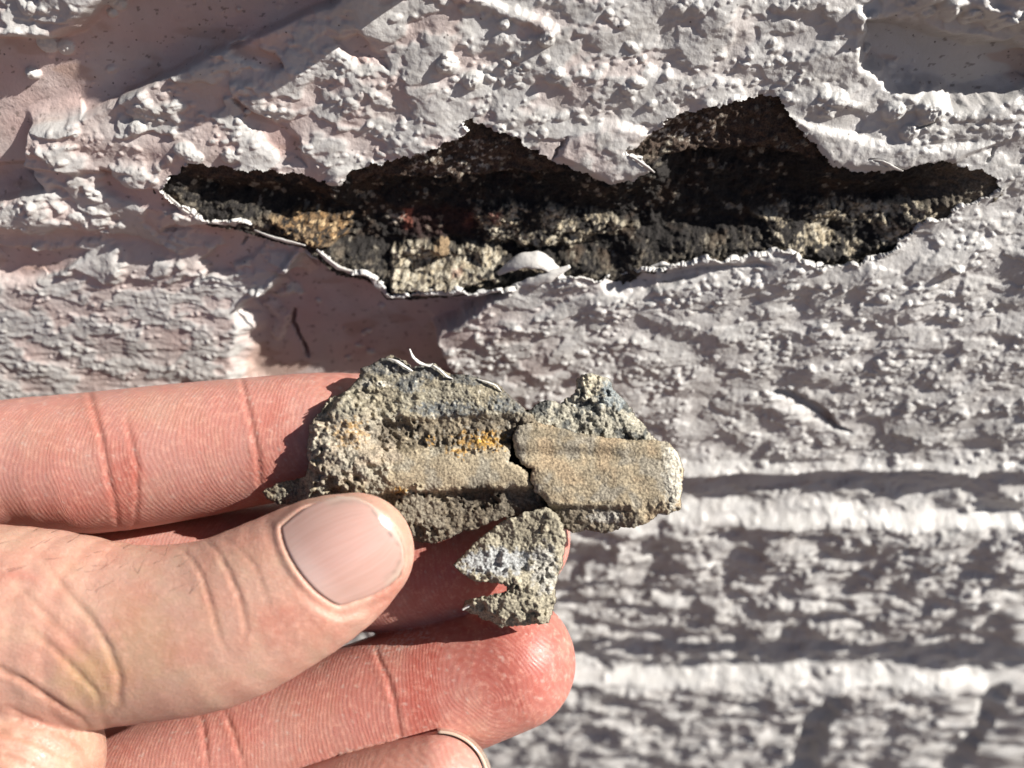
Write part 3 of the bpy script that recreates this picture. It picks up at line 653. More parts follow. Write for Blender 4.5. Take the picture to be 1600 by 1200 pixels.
def cB(X, Y, q):
    n1 = vnoise(X, Y, 45, 3, 321); n2 = vnoise(X, Y, 7, 3, 322)
    c = C(0.41, 0.345, 0.245)+np.zeros(X.shape+(3,), np.float32)
    c = blend(c, sst(0.0, 0.6, n1)*0.6, C(0.46, 0.345, 0.225)); c = blend(c, sst(0.1, 0.5, -n1)*0.8, C(0.38, 0.35, 0.29))
    c = blend(c, blob(X, Y, 1052, 740, 16, 60, 31), PALE); c = blend(c, blob(X, Y, 880, 676, 70, 9, 32)*0.5, C(0.2, 0.17, 0.12))
    c = blend(c, sst(784, 796, Y)*sst(1010, 960, X)*0.75, C(0.17, 0.145, 0.115)); c = blend(c, blob(X, Y, 945, 808, 30, 10, 33)*0.8, C(0.45, 0.43, 0.39))
    return blend(c, sst(0.4, 0.75, n2)*0.5, DARK)
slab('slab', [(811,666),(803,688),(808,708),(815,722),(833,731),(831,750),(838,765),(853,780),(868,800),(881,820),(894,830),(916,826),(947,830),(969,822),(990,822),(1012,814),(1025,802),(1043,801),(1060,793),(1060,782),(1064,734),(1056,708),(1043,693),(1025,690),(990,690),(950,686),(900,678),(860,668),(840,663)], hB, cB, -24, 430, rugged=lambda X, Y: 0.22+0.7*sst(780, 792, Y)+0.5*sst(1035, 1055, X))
slab('crack_shade_backing', [(775,650),(850,640),(880,670),(880,790),(890,815),(850,800),(790,790),(775,730)], lambda X, Y: -31+0*X, lambda X, Y, q: C(0.035, 0.03, 0.026)+np.zeros(X.shape+(3,), np.float32), -40, 445)  # slab added behind the crack; its near-black colour paints in the gap's shade
def hC(X, Y): return -16+10*blob(X, Y, 930, 605, 26, 22, 41)-0.06*(X-900)
def cC(X, Y, q):
    n1 = vnoise(X, Y, 22, 3, 331); n2 = vnoise(X, Y, 7, 3, 332)
    c = C(0.42, 0.40, 0.33)+np.zeros(X.shape+(3,), np.float32); c = blend(c, sst(0.0, 0.35, n1), C(0.11, 0.115, 0.11)); c = blend(c, blob(X, Y, 925, 600, 18, 18, 42), C(0.60, 0.55, 0.42))
    c = blend(c, blob(X, Y, 960, 615, 22, 26, 43)*0.8, C(0.27, 0.31, 0.33))
    return blend(c, sst(0.3, 0.6, n2)*0.5, PALE)
slab('flake', [(829,645),(837,634),(859,627),(877,632),(903,614),(905,592),(920,586),(947,592),(960,616),(977,629),(990,651),(1012,677),(1027,694),(960,705),(860,692),(835,668)], hC, cC, -38, 460)
def hD(X, Y): return 14+0.20*(860-Y)*sst(900, 860, Y)*0.5+12*blob(X, Y, 810, 925, 70, 45, 51)-9*blob(X, Y, 770, 920, 40, 10, 52)+5*np.sin((X*0.6-Y)/26.0)
def cD(X, Y, q):
    n1 = vnoise(X, Y, 26, 3, 341); n2 = vnoise(X, Y, 6, 3, 342)
    c = C(0.41, 0.375, 0.29)+np.zeros(X.shape+(3,), np.float32); c = blend(c, sst(0.0, 0.5, n1)*0.8, C(0.34, 0.31, 0.24))
    c = blend(c, blob(X, Y, 775, 878, 62, 22, 53)*0.85, C(0.42, 0.44, 0.46)); c = blend(c, blob(X, Y, 850, 890, 22, 40, 54)*0.6, C(0.46, 0.46, 0.45))
    c = blend(c, sst(0.45, 0.75, n2)*0.6, DARK); return blend(c, blob(X, Y, 835, 822, 34, 18, 55)*0.5, C(0.22, 0.19, 0.14))
slab('flake', [(853,794),(872,809),(881,839),(875,883),(864,914),(864,940),(855,971),(820,975),(785,977),(759,966),(741,957),(726,951),(730,940),(763,934),(794,925),(797,914),(772,908),(745,907),(728,898),(713,883),(724,870),(741,852),(763,835),(785,817),(820,804)], hD, cD, -6, 490)
def strip(pts, widths, qs, seed, m=24, k=5):
    p = np.array(pts, float); t = np.linspace(0, 1, len(p)); tt = np.linspace(0, 1, m)
    x, y = np.interp(tt, t, p[:, 0]), np.interp(tt, t, p[:, 1])
    for _ in range(2): x[1:-1] = (x[:-2]+2*x[1:-1]+x[2:])/4; y[1:-1] = (y[:-2]+2*y[1:-1]+y[2:])/4
    w = np.interp(tt, np.linspace(0, 1, len(widths)), widths)*(1+0.35*perlin(tt*8, tt*0, seed)); qq = np.interp(tt, np.linspace(0, 1, len(qs)), qs)
    dx, dy = np.gradient(x), np.gradient(y); l = np.hypot(dx, dy); b = np.linspace(-1, 1, k)
    X = x[:, None]-(dy/l*w)[:, None]*b; Y = y[:, None]+(dx/l*w)[:, None]*b; q = qq[:, None]+(w[:, None])*0.8*(1-b*b)+0.7*w[:, None]*b
    a = Q(X, Y, q).reshape(-1, 3); bk = Q(X, Y, q-2.2).reshape(-1, 3); i = np.arange(m*k).reshape(m, k)
    f = np.stack([i[:-1, :-1], i[1:, :-1], i[1:, 1:], i[:-1, 1:]], -1).reshape(-1, 4)
    ring = np.concatenate([i[0, :], i[1:, -1], i[-1, ::-1][1:], i[::-1, 0][1:-1]]); r2 = np.roll(ring, -1)
    fs = np.concatenate([f, f[:, ::-1]+m*k, np.stack([ring, r2, r2+m*k, ring+m*k], 1)])
    o = mesh_obj('paint_edge', cam2world(np.concatenate([a, bk])), [fs], PAINT, frag, np.ones((2*m*k, 3))*np.array([0.74, 0.73, 0.70]))
strip([(606,560),(618,563),(632,572),(645,580)], [0.5, 2.0, 2.4, 0.8], [2, 5, 5, 2], 501)
strip([(640,545),(645,558),(655,567),(670,572),(676,568)], [0.8, 2.4, 3.0, 2.2, 0.6], [10, 6, 4, 4, 3], 502)
strip([(676,570),(688,578),(698,588),(708,592)], [0.6, 1.8, 1.6, 0.4], [3, 4, 3, 0], 503)
strip([(745,592),(762,597),(775,602),(784,612)], [0.4, 1.4, 1.4, 0.4], [1, 2, 2, 0], 504)
strip([(1008,812),(1024,800),(1040,803),(1048,798)], [0.5, 1.8, 2.0, 0.5], [2, 5, 4, 2], 505)
strip([(722,953),(732,946),(750,938),(770,934)], [1.8, 2.6, 1.8, 0.4], [8, 8, 6, 4], 506)
strip([(715,884),(728,896),(745,906)], [0.4, 1.6, 0.5], [16, 16, 14], 507)

# ------------------------------------------------------------------ the hand
CH = {  # chains of joints: (px, py, q, radius), smooth splines with tapering radius
 'index':  ([(-420,850,-90,150),(-200,792,-110,126),(0,727,-120,101),(150,722,-124,110),(280,706,-122,107),(400,689,-117,100),(500,676,-114,94),(585,668,-112,84)], 1.0),
 'middle': ([(-420,1000,-130,150),(-200,985,-160,120),(0,935,-205,106),(250,905,-216,106),(450,880,-205,102),(620,884,-180,100),(720,869,-166,97),(802,842,-164,89)], 1.0),
 'ring':   ([(-420,1350,-120,140),(-100,1330,-130,118),(160,1258,-140,112),(330,1199,-140,112),(480,1146,-138,107),(600,1104,-134,108),(700,1070,-128,106),(796,1034,-122,103)], 1.0),
 'pinky':  ([(-300,1560,-40,120),(100,1480,-5,100),(350,1350,0,90),(520,1276,10,82),(620,1242,20,77),(686,1219,25,71)], 1.0),
 'thumb':  ([(-420,1030,40,210),(-200,1005,30,185),(-60,988,35,169),(60,986,45,158),(200,990,60,137),(330,975,74,131),(430,931,82,123),(505,890,84,113),(554,863,82,93)], 0.84),
 'thenar': ([(-420,1330,50,230),(-120,1245,66,165),(25,1197,82,128)], 1.0),
 'palm':   ([(-330,1080,-110,190),(-520,1180,-80,240),(-860,1330,-50,230)], 1.0),
}
def catmull(P, n):
    P = np.asarray(P, float); P = np.vstack([2*P[0]-P[1], P, 2*P[-1]-P[-2]]); out = []
    for i in range(1, len(P)-2):
        for t in np.linspace(0, 1, n, endpoint=False):
            out.append(0.5*(2*P[i]+(P[i+1]-P[i-1])*t+(2*P[i-1]-5*P[i]+4*P[i+1]-P[i+2])*t*t+(3*P[i]-P[i-1]-3*P[i+1]+P[i+2])*t**3))
    out.append(P[-2]); return np.array(out)
chains = {}
for k, (pts, ks) in CH.items():
    p = catmull(pts, 3); c = Q(p[:, 0], p[:, 1], p[:, 2]); r = p[:, 3]*(-c[:, 2])/FPX
    ln = np.concatenate([[0], np.cumsum(np.linalg.norm(np.diff(c, axis=0), axis=1))])
    chains[k] = (c, r, ks, ln)
def chain_d(P, key, full=False):
    c, r, ks, ln = chains[key]
    sc_ = np.array([1, 1, 1/ks], np.float32); Ps = P.astype(np.float32)*sc_; cs = (c*sc_).astype(np.float32); r = r.astype(np.float32)
    best = np.full(len(P), 1e9, np.float32); bt = np.zeros(len(P), np.float32)
    for i in range(len(c)-1):
        e = cs[i+1]-cs[i]; w = Ps-cs[i]; t = np.clip((w@e)/(e@e), 0, 1)
        d = np.sqrt(((w-t[:, None]*e)**2).sum(1))-(r[i]+(r[i+1]-r[i])*t)
        if full: bt = np.where(d < best, ln[i]+t*(ln[i+1]-ln[i]), bt)
        best = np.minimum(best, d)
    return (best, bt) if full else best
KEYS = list(CH)
def smin(a, b, k): h = np.clip(0.5+0.5*(b-a)/k, 0, 1); return b+(a-b)*h-k*h*(1-h)
def hand_sdf(P, near=None):
    D_ = {}
    for ki, k in enumerate(KEYS):
        c, r, ks, _ = chains[k]; R_ = r.max()+6
        m = np.ones(len(P), bool) if near is None else near[:, ki]
        d = np.full(len(P), 30.0, np.float32)
        if m.any(): d[m] = chain_d(P[m], k)
        D_[k] = d
    f = np.minimum(np.minimum(D_['index'], D_['middle']), np.minimum(D_['ring'], D_['pinky']))
    f = smin(f, D_['palm'], 6.0); t = smin(D_['thumb'], D_['palm'], 5.0); th = smin(D_['thenar'], D_['palm'], 5.0)
    return np.minimum(np.minimum(f, t), th)
VX = 0.44
lo = np.array([Q(-900, 600, -100)[0], Q(0, 540, 0)[1], Q(0, 0, -310)[2]]); hi = np.array([Q(920, 0, -100)[0], Q(0, 1530, 0)[1], Q(0, 0, 330)[2]])
BLK = 6
nb = np.ceil((hi-lo)/VX/BLK).astype(int); dims = nb*BLK+1
F = np.full(dims, 9.0, np.float32)
bc = np.stack(np.meshgrid(*[lo[a]+(np.arange(nb[a])+0.5)*BLK*VX for a in range(3)], indexing='ij'), -1).reshape(-1, 3)
bd = hand_sdf(bc); rad = BLK*VX*0.87*1.25+0.3; bnear = np.stack([chain_d(bc, k) for k in KEYS], 1) < 8.5
act = np.abs(bd) < rad
bi = np.stack(np.unravel_index(np.arange(len(bc)), nb), -1)
for b0 in bi[(bd <= -rad)]:
    s0 = b0*BLK; F[s0[0]:s0[0]+BLK+1, s0[1]:s0[1]+BLK+1, s0[2]:s0[2]+BLK+1] = -9.0
o9 = np.stack(np.meshgrid(*[np.arange(BLK+1)]*3, indexing='ij'), -1).reshape(-1, 3)
gi = (bi[act][:, None, :]*BLK+o9[None]).reshape(-1, 3)
flat = np.unique(np.ravel_multi_index(gi.T, dims)); gi = np.stack(np.unravel_index(flat, dims), -1)
vals = np.empty(len(flat), np.float32)
for c0_ in range(0, len(flat), 400000):
    g_ = gi[c0_:c0_+400000]; bq_ = np.minimum(g_//BLK, nb-1); vals[c0_:c0_+400000] = hand_sdf((lo+g_*VX).astype(np.float32), bnear[np.ravel_multi_index(bq_.T, nb)])
F.ravel()[flat] = vals
F[0] = F[-1] = 9; F[:, 0] = F[:, -1] = 9; F[:, :, 0] = F[:, :, -1] = 9
# surface nets
ins = F < 0
def cellsum(A):
    s_ = A[:-1]+A[1:]; s_ = s_[:, :-1]+s_[:, 1:]; return s_[:, :, :-1]+s_[:, :, 1:]
cn = cellsum(ins.astype(np.uint8)); cell = (cn > 0) & (cn < 8)
cid = np.full(cell.shape, -1, np.int32); ca = np.argwhere(cell); cid[cell] = np.arange(len(ca))
acc = np.zeros((len(ca), 3), np.float32); num = np.zeros(len(ca), np.float32)
for ax in range(3):
    for o1 in (0, 1):
        for o2 in (0, 1):
            a0 = ca.copy(); others = [a for a in range(3) if a != ax]; a0[:, others[0]] += o1; a0[:, others[1]] += o2
            a1 = a0.copy(); a1[:, ax] += 1
            f0 = F[tuple(a0.T)]; f1 = F[tuple(a1.T)]; m = (f0 < 0) != (f1 < 0)
            t = np.where(m, f0/(f0-f1+1e-12), 0).astype(np.float32)
            pt = a0.astype(np.float32); pt[:, ax] += t
            acc[m] += pt[m]; num[m] += 1
HV = lo+acc/num[:, None]*VX
qs_ = []
for ax in range(3):
    o1, o2 = [(1, 2), (2, 0), (0, 1)][ax]
    sl0 = [slice(None)]*3; sl1 = [slice(None)]*3; sl0[ax] = slice(0, -1); sl1[ax] = slice(1, None)
    a, b = ins[tuple(sl0)], ins[tuple(sl1)]
    for sign, mask in ((0, a & ~b), (1, ~a & b)):
        e_ = np.argwhere(mask); e_ = e_[(e_[:, o1] > 0) & (e_[:, o2] > 0)]
        def cidx(d1, d2):
            t = e_.copy(); t[:, o1] += d1; t[:, o2] += d2; return cid[tuple(t.T)]
        qd = np.stack([cidx(-1, -1), cidx(0, -1), cidx(0, 0), cidx(-1, 0)], 1)
        qs_.append(qd if sign == 0 else qd[:, ::-1])
HF = np.concatenate(qs_); HF = HF[(HF >= 0).all(1)]
del F, ins, cn, cell, cid
def vnormals(V, F_):
    n_ = np.cross(V[F_[:, 2]]-V[F_[:, 0]], V[F_[:, 3]]-V[F_[:, 1]]); N_ = np.zeros_like(V)
    for k in range(4):
        for a in range(3): N_[:, a] += np.bincount(F_[:, k], n_[:, a], len(V))
    return N_/(np.linalg.norm(N_, axis=1)[:, None]+1e-12)
# relax twice
for _ in range(3):
    S_ = np.zeros_like(HV); ct_ = np.zeros(len(HV))
    for k in range(4):
        for j in (1, 3):
            for a in range(3): S_[:, a] += np.bincount(HF[:, k], HV[HF[:, (k+j) % 4], a], len(HV))
            ct_ += np.bincount(HF[:, k], minlength=len(HV))
    HV = 0.5*HV+0.5*S_/ct_[:, None]
HN = vnormals(HV, HF)
flip = (HN*(HV-HV.mean(0))).sum() < 0
if flip: HF = HF[:, ::-1]; HN = -HN
# which chain each point belongs to, and where along it
dk = {k: chain_d(HV, k, True) for k in KEYS}
DM = np.stack([dk[k][0] for k in KEYS], 1); own = DM.argmin(1)
OWN = {k: own == i for i, k in enumerate(KEYS)}
def proj(V): d = -V[:, 2]; return V[:, 0]/d*FPX+800, V[:, 1]/d*FPX+600, (DH-d)*FPX/DH
PX, PY, PQ = proj(HV)
front = sst(-0.1, 0.35, HN[:, 2])
disp = np.zeros(len(HV)); 
col_h = np.zeros((len(HV), 3), np.float32); fingers = OWN['index'] | OWN['middle'] | OWN['ring'] | OWN['pinky']
col_h[:] = (0.68, 0.43, 0.335); col_h[fingers] = (0.66, 0.345, 0.29)
col_h = np.where((own == KEYS.index('ring'))[:, None], np.array([0.62, 0.285, 0.235]), col_h)
def hblend(m, c):
    global col_h
    m = np.clip(m, 0, 1)[:, None]; col_h = col_h*(1-m)+m*np.array(c)
col_h[OWN['thenar']] = (0.52, 0.325, 0.24)
mott = fbm(PX/60, PY/60, 3, 601); mott2 = fbm(PX/18, PY/18, 2, 602)
hblend(fingers*sst(0.0, 0.6, mott)*0.35, (0.60, 0.36, 0.28))
hblend((OWN['thumb'] | OWN['thenar'])*sst(0.05, 0.6, mott)*0.45, (0.68, 0.48, 0.35))
hblend((OWN['thumb'] | OWN['thenar'])*sst(0.05, 0.6, -mott)*0.4, (0.63, 0.36, 0.28))
def crease(pts, who, w, d, red=0.5, redw=3.0, rc=(0.52, 0.17, 0.12), bulge=0.35):
    global disp
    m = np.isin(own, [KEYS.index(k) for k in who])
    dd, t = line_dist(PX+1.5*mott2, PY+1.5*mott2, pts); end = np.sin(np.pi*np.clip(t, 0.06, 0.94))**0.6
    d = d*0.62*(1+0.5*mott2); bulge = bulge*0.5
    disp += m*front*end*d*(-np.exp(-(dd/w)**2)+bulge*np.exp(-((dd-2.6*w)/(1.6*w))**2))
    hblend(m*front*end*red*0.7*np.exp(-(dd/(w*redw))**2), rc)
ix, rg, tb = ('index',), ('ring',), ('thumb', 'thenar')
crease([(136,600),(140,617),(159,688),(170,749),(181,793),(187,840)], ix, 3.6, 0.42, 0.75, 3.5)
crease([(196,650),(206,694),(214,727),(214,787),(208,835)], ix, 3.2, 0.34, 0.65, 3.0)
crease([(375,580),(379,600),(393,666),(404,716),(407,776),(405,800)], ix, 3.4, 0.38, 0.5, 3.0)
crease([(584,1005),(592,1030),(606,1060),(616,1095),(625,1150),(626,1180)], rg, 3.6, 0.42, 0.6, 4.0)
crease([(312,1115),(318,1140),(325,1200)], rg, 3.4, 0.4, 0.5); crease([(350,1110),(362,1140),(382,1200)], rg, 3.4, 0.4, 0.6, 4)
crease([(755,970),(747,1005),(737,1045),(728,1115)], rg, 2.0, -0.12, 0.7, 1.4, (0.72, 0.50, 0.42), 0)
crease([(322,846),(340,862),(357,892),(375,935),(385,980),(379,1005)], tb, 3.2, 0.36, 0.40, 2.2, (0.50, 0.24, 0.15))
crease([(278,854),(300,875),(316,900),(330,947),(341,991),(354,1018)], tb, 3.0, 0.30, 0.35, 2.2, (0.50, 0.25, 0.16))
crease([(348,842),(375,858),(398,884),(412,919),(423,960)], tb, 2.6, 0.20, 0.3, 2.2, (0.52, 0.26, 0.17))
crease([(70,880),(105,925),(143,969),(170,1013),(187,1060),(184,1100),(162,1128)], tb, 5.0, 0.40, 0.35, 2.0, (0.55, 0.32, 0.17))
crease([(49,985),(85,1015),(120,1050),(150,1082),(160,1120)], tb, 4.5, 0.35, 0.4, 2.0, (0.55, 0.33, 0.17))
crease([(20,905),(60,950),(110,1000),(150,1040)], tb, 5.0, 0.20, 0.25, 2.0, (0.58, 0.34, 0.2))
crease([(-40,1035),(0,1046),(33,1062),(82,1095),(126,1123),(150,1152)], tb, 4.5, 0.55, 0.6, 2.2, (0.50, 0.22, 0.13))
crease([(-40,1120),(10,1105),(60,1128),(110,1155),(140,1180)], tb, 3.2, 0.25, 0.3, 2.0); crease([(-30,1165),(30,1170),(80,1195)], tb, 3.0, 0.22, 0.3, 2.0)
crease([(-60,1090),(0,1092),(50,1112),(100,1142),(135,1172)], ('thenar',), 4.0, 0.6, 0.6, 2.2, (0.50, 0.24, 0.15)); crease([(-60,1140),(0,1142),(60,1160),(120,1192)], ('thenar',), 3.6, 0.55, 0.55, 2.2, (0.50, 0.24, 0.15)); crease([(-60,1180),(10,1182),(70,1205)], ('thenar',), 3.4, 0.5, 0.5, 2.2, (0.50, 0.24, 0.15))
crease([(0,905),(25,898),(50,902),(62,912)], tb, 4.5, -0.28, 0.75, 2.6, (0.58, 0.22, 0.18), 0)
crease([(0,945),(20,935),(40,925)], tb, 3.0, 0.2, 0.4, 3)
def rspot(cx, cy, rx, ry, who, a, c=(0.56, 0.19, 0.145)):
    m = np.isin(own, [KEYS.index(k) for k in who]); d = np.hypot((PX-cx)/rx, (PY-cy)/ry)+0.25*mott2; hblend(m*a*(1-sst(0.3, 1.15, d)), c)
rspot(196, 755, 34, 75, ix, 0.75); rspot(425, 700, 50, 90, ix, 0.45); rspot(120, 800, 70, 60, ix, 0.35); rspot(250, 640, 80, 40, ix, 0.45, (0.66, 0.42, 0.32)); rspot(60, 680, 70, 50, ix, 0.35, (0.64, 0.40, 0.30))
rspot(660, 1080, 45, 100, rg, 0.75, (0.55, 0.15, 0.115)); rspot(800, 1020, 130, 110, rg, 0.85, (0.49, 0.15, 0.12)); rspot(480, 1130, 70, 60, rg, 0.35, (0.66, 0.40, 0.31)); rspot(250, 1180, 120, 60, rg, 0.4, (0.66, 0.36, 0.30))
rspot(750, 900, 180, 90, ('middle',), 0.7, (0.56, 0.17, 0.14)); rspot(600, 1190, 120, 60, ('pinky',), 0.4, (0.64, 0.33, 0.24))
rspot(470, 985, 90, 50, ('thumb',), 0.45, (0.60, 0.25, 0.19)); rspot(225, 1010, 70, 90, ('thumb',), 0.5, (0.66, 0.45, 0.28)); rspot(600, 930, 40, 50, ('thumb',), 0.5, (0.60, 0.26, 0.20)); rspot(400, 860, 50, 40, ('thumb',), 0.35, (0.60, 0.28, 0.2))
rspot(140, 1060, 60, 60, tb, 0.6, (0.66, 0.47, 0.25))
hblend(OWN['ring']*(1-sst(0.5, 1.2, np.hypot((PX-628)/48, (PY-1002+0.35*(PX-628))/16)+0.5*mott2))*sst(-0.1, 0.3, fbm(PX/5, PY/3, 2, 605))*0.8, (0.74, 0.66, 0.60))
hblend(fingers*sst(0.7, 0.85, fbm(PX/11, PY/9, 3, 606))*0.5, (0.70, 0.60, 0.53))
# soft swell of the pads between creases
HV = HV+HN*disp[:, None]

# ---- thumb nail: its own frame
NB, NA, NBv = np.array([479.0, 885.0]), np.array([0.8, -0.6]), np.array([0.6, 0.8])
def nail_q(a, b): return 173-0.0046*(b-10)**2-0.0013*np.clip(a-30, 0, 999)**2
Tn = np.array([0, 0.15, 0.35, 0.55, 0.72, 0.85, 0.93, 0.975, 1.0]); aN = 147.0
bU = np.array([-72, -74, -74, -68, -58, -42, -22, -4, 14.0]); bL = np.array([80, 88, 97, 101, 99, 88, 70, 52, 30.0])
tt = np.concatenate([np.linspace(0, 0.85, 34), np.linspace(0.86, 1.0, 22)]); nbk = 45
up_, lo_ = np.interp(tt, Tn, bU), np.interp(tt, Tn, bL); bb = np.linspace(0, 1, nbk)
Bn = up_[:, None]+(lo_-up_)[:, None]*bb[None, :]; bn = bb[None, :]*2-1+0*Bn
An = (aN*tt)[:, None]-13*(1-bn**2)*(1-tt)[:, None]**2-6*np.abs(bn)**3*sst(0.0, 0.3, 1-tt)[:, None]*0+6*(np.abs(bn)**4)*(1-tt)[:, None]**3
outline = np.concatenate([np.stack([An[0], Bn[0]], 1), np.stack([An[1:, -1], Bn[1:, -1]], 1), np.stack([An[-1, ::-1][1:], Bn[-1, ::-1][1:]], 1), np.stack([An[::-1, 0][1:-1], Bn[::-1, 0][1:-1]], 1)])
PX, PY, PQ = proj(HV)
ra = (PX-NB[0])*NA[0]+(PY-NB[1])*NA[1]; rb = (PX-NB[0])*NBv[0]+(PY-NB[1])*NBv[1]
sel = OWN['thumb'] & (ra > -60) & (ra < 230) & (np.abs(rb) < 150) & (PQ > 95)
sdn = poly_sdf(ra[sel], rb[sel], outline)
tq = nail_q(ra[sel], rb[sel]); 
fold = 5*np.exp(-((sdn-9)/7.0)**2)*sst(130, 60, ra[sel])
tgt = np.where(sdn < 0, tq-5, tq-5+4.5*sst(0, 3, sdn)+fold)
w_ = np.where(sdn < 0, 1.0, 1-sst(4, 30, sdn))*sst(95, 118, PQ[sel])
nq = PQ[sel]*(1-w_)+w_*tgt
HV[sel] = Q(PX[sel], PY[sel], nq)
hs = np.zeros(len(HV)); hs[sel] = np.exp(-(sdn/5.0)**2)
hblend(hs*0.45, (0.66, 0.48, 0.40))
ridge = np.zeros(len(HV)); ramt = np.zeros(len(HV))
for k in ('index', 'middle', 'ring', 'pinky'):
    m = OWN[k]; c, r, ks, ln = chains[k]; t = dk[k][1][m]; L_ = ln[-1]
    # signed lateral offset, measured across the finger in the picture plane
    j = np.clip(np.searchsorted(ln, t)-1, 0, len(ln)-2); e = c[j+1]-c[j]; l2 = np.hypot(e[:, 0], e[:, 1])
    al = (HV[m]-c[j]); lat = (-e[:, 1]*al[:, 0]+e[:, 0]*al[:, 1])/l2; tl = (e[:, 0]*al[:, 0]+e[:, 1]*al[:, 1])/l2+ln[j]
    tc = L_-3.5
    rr = np.hypot((tl-tc-0.25*(lat-0.8))*1.0, (lat-0.8)*0.62)+0.9*perlin(tl/6.0, lat/6.0, 613)
    tr = np.abs(tc-tl)+0.05*lat**2*0.5
    mixw = sst(3.5, 11.0, tc-tl)
    x_ = rr*(1-mixw)+tr*mixw
    wob_ = 0.8*perlin(tl/8.0, lat/8.0, 611)+0.12*perlin(tl/2.5, lat/2.5, 612)
    ridge[m] = (x_+wob_)/0.74; ramt[m] = front[m]
col_h = col_h*0.93
HW = cam2world(HV)
palm_pt = cam2world(Q(-600, 1200, -80))
hand = mesh_obj('hand', HW, [HF], SKIN, None, col_h, {'ridge': ridge, 'ridge_amount': ramt}, origin=palm_pt)
hand['base'] = [float(x) for x in palm_pt]
tag(hand, 'bare left hand holding up the broken mortar in front of the wall', 'hand')
# nail plate
nqv = nail_q(An, Bn)+2.0-3.5*np.exp(-((1-tt)[:, None]*aN/10)**2)
nx_, ny_ = NB[0]+An*NA[0]+Bn*NBv[0], NB[1]+An*NA[1]+Bn*NBv[1]
top_ = Q(nx_, ny_, nqv).reshape(-1, 3); bot_ = Q(nx_, ny_, nqv-6).reshape(-1, 3); i = np.arange(An.size).reshape(An.shape); n_ = An.size
f = np.stack([i[:-1, :-1], i[1:, :-1], i[1:, 1:], i[:-1, 1:]], -1).reshape(-1, 4)
ring = np.concatenate([i[0, :], i[1:, -1], i[-1, ::-1][1:], i[::-1, 0][1:-1]]); r2 = np.roll(ring, -1)
fs = np.concatenate([f, f[:, ::-1]+n_, np.stack([ring, r2, r2+n_, ring+n_], 1)])
nc = np.ones(An.shape+(3,))*np.array([0.635, 0.39, 0.335])
def nbl(m, c_):
    global nc
    m = np.clip(m, 0, 1)[..., None]; nc = nc*(1-m)+m*np.array(c_)
free = (1-tt)[:, None]+0.02*(np.abs(bn)**2)*0
edge_d = np.minimum((1-tt)[:, None]*aN*1.0, np.minimum(bn+1, 1-bn)*80*np.where(tt > 0.55, 1, 3)[:, None])
nbl(np.exp(-(edge_d/9.0)**2)*sst(0.45, 0.7, tt)[:, None], (0.56, 0.50, 0.40))
nbl(0.85*np.exp(-((edge_d-12)/3.2)**2)*sst(0.5, 0.75, tt)[:, None]*(0.45+0.55*sst(-0.2, 0.2, perlin(An/9, Bn/9, 621))), (0.20, 0.16, 0.14))
nbl(0.6*sst(0.26, 0.04, tt)[:, None]*(1-bn**2), (0.66, 0.50, 0.46)); nbl(0.35*sst(0.3, 0.8, np.abs(bn)), (0.62, 0.40, 0.33))
mesh_obj('nail', cam2world(np.concatenate([top_, bot_])), [fs], NAIL, hand, np.concatenate([nc.reshape(-1, 3)]*2), {'across': np.concatenate([(bn*1.0).ravel()]*2), 'along': np.concatenate([(An/aN).ravel()]*2)})
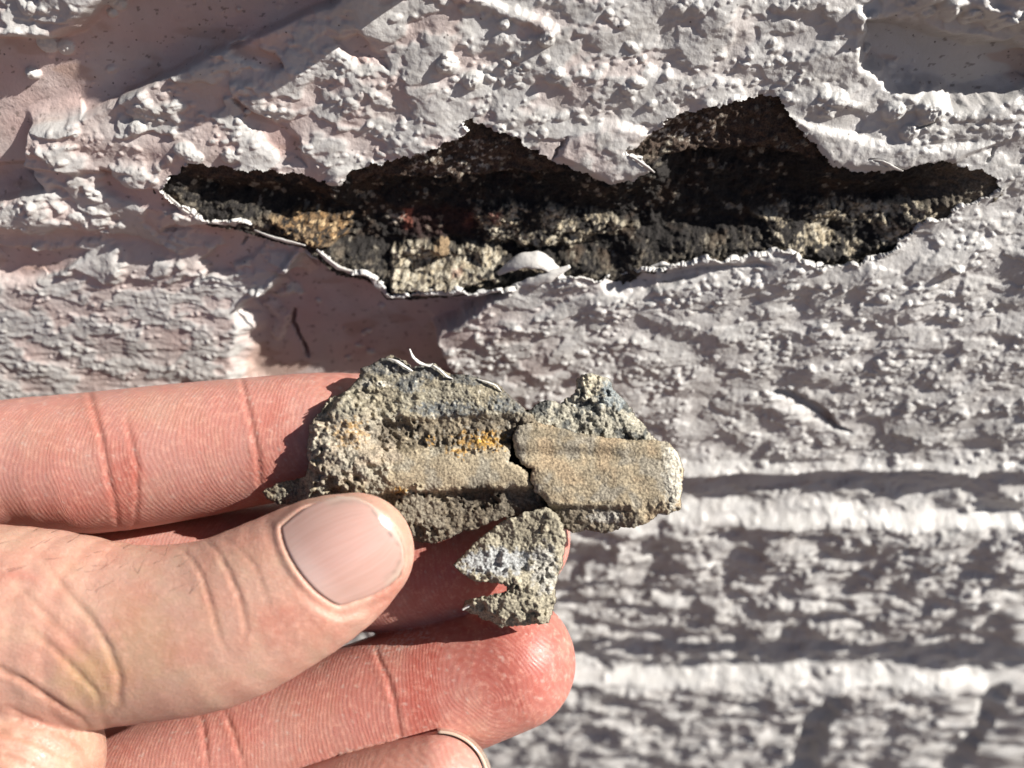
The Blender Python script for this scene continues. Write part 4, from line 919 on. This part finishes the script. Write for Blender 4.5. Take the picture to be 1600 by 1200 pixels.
# the little finger's nail, seen edge-on past its tip
an = np.linspace(R(-92), R(12), 24); dq = np.linspace(0, 1, 7)
X = 686+(73+7*dq[None, :]*np.sin(np.pi*0.5))*np.cos(an)[:, None]; Y = 1219+(73+6*dq[None, :])*np.sin(an)[:, None]; q = 30-58*dq[None, :]+0*X
a = Q(X, Y, q).reshape(-1, 3); b_ = Q(X+4*np.cos(an)[:, None], Y+4*np.sin(an)[:, None], q-2).reshape(-1, 3); i = np.arange(X.size).reshape(X.shape); n_ = X.size
f = np.stack([i[:-1, :-1], i[1:, :-1], i[1:, 1:], i[:-1, 1:]], -1).reshape(-1, 4)
ring = np.concatenate([i[0, :], i[1:, -1], i[-1, ::-1][1:], i[::-1, 0][1:-1]]); r2 = np.roll(ring, -1)
mesh_obj('nail', cam2world(np.concatenate([a, b_])), [np.concatenate([f, f[:, ::-1]+n_, np.stack([ring, r2, r2+n_, ring+n_], 1)])], NAIL, hand, np.ones((2*n_, 3))*np.array([0.58, 0.47, 0.36]), {'across': np.concatenate([np.tile(dq, 24)]*2), 'along': np.zeros(2*n_)})
# short dark hairs on the thumb
PX, PY, PQ = proj(HV); th_m = np.where(OWN['thumb'] & (HN[:, 2] > 0.05))[0]
hv, hf = [], []; off = 0
for kk in range(74):
    hx, hy = (rng.uniform(120, 315), rng.uniform(842, 935)) if kk < 56 else (rng.uniform(-10, 150), rng.uniform(822, 900))
    d = (PX[th_m]-hx)**2+(PY[th_m]-hy)**2; v0 = th_m[d.argmin()]
    if d.min() > 40: continue
    p0, n0 = HV[v0], HN[v0]; ga_ = rng.normal(0.30, 0.28) if rng.random() < 0.8 else rng.normal(-0.7, 0.25); g_ = np.array([math.cos(ga_), math.sin(ga_), 0.0]); g_ /= np.linalg.norm(g_)
    L_ = rng.uniform(1.6, 4.2); tt_ = np.linspace(0, 1, 6)[:, None]; bend = rng.uniform(-0.9, 0.5)
    ctr = p0-n0*0.1+g_*L_*tt_+n0*(0.16*L_*tt_-0.10*L_*tt_**2)+np.array([-g_[1], g_[0], 0])*bend*tt_**2
    rad_ = 0.038*(1-0.75*tt_[:, 0])
    side = np.array([-g_[1], g_[0], 0.0]); upv = np.cross(g_, side)
    for r_, c_ in zip(rad_, ctr):
        for an_ in (0, 2.09, 4.19): hv.append(c_+r_*(math.cos(an_)*side+math.sin(an_)*upv))
    for j in range(5):
        for k in range(3): hf.append([off+3*j+k, off+3*j+(k+1) % 3, off+3*j+3+(k+1) % 3, off+3*j+3+k])
    off += 18
o = mesh_obj('hair', cam2world(np.array(hv)), [np.array(hf)], mat_plain('dark_hair', (0.045, 0.028, 0.02), 0.5, 300), hand)
o['kind'] = 'stuff'
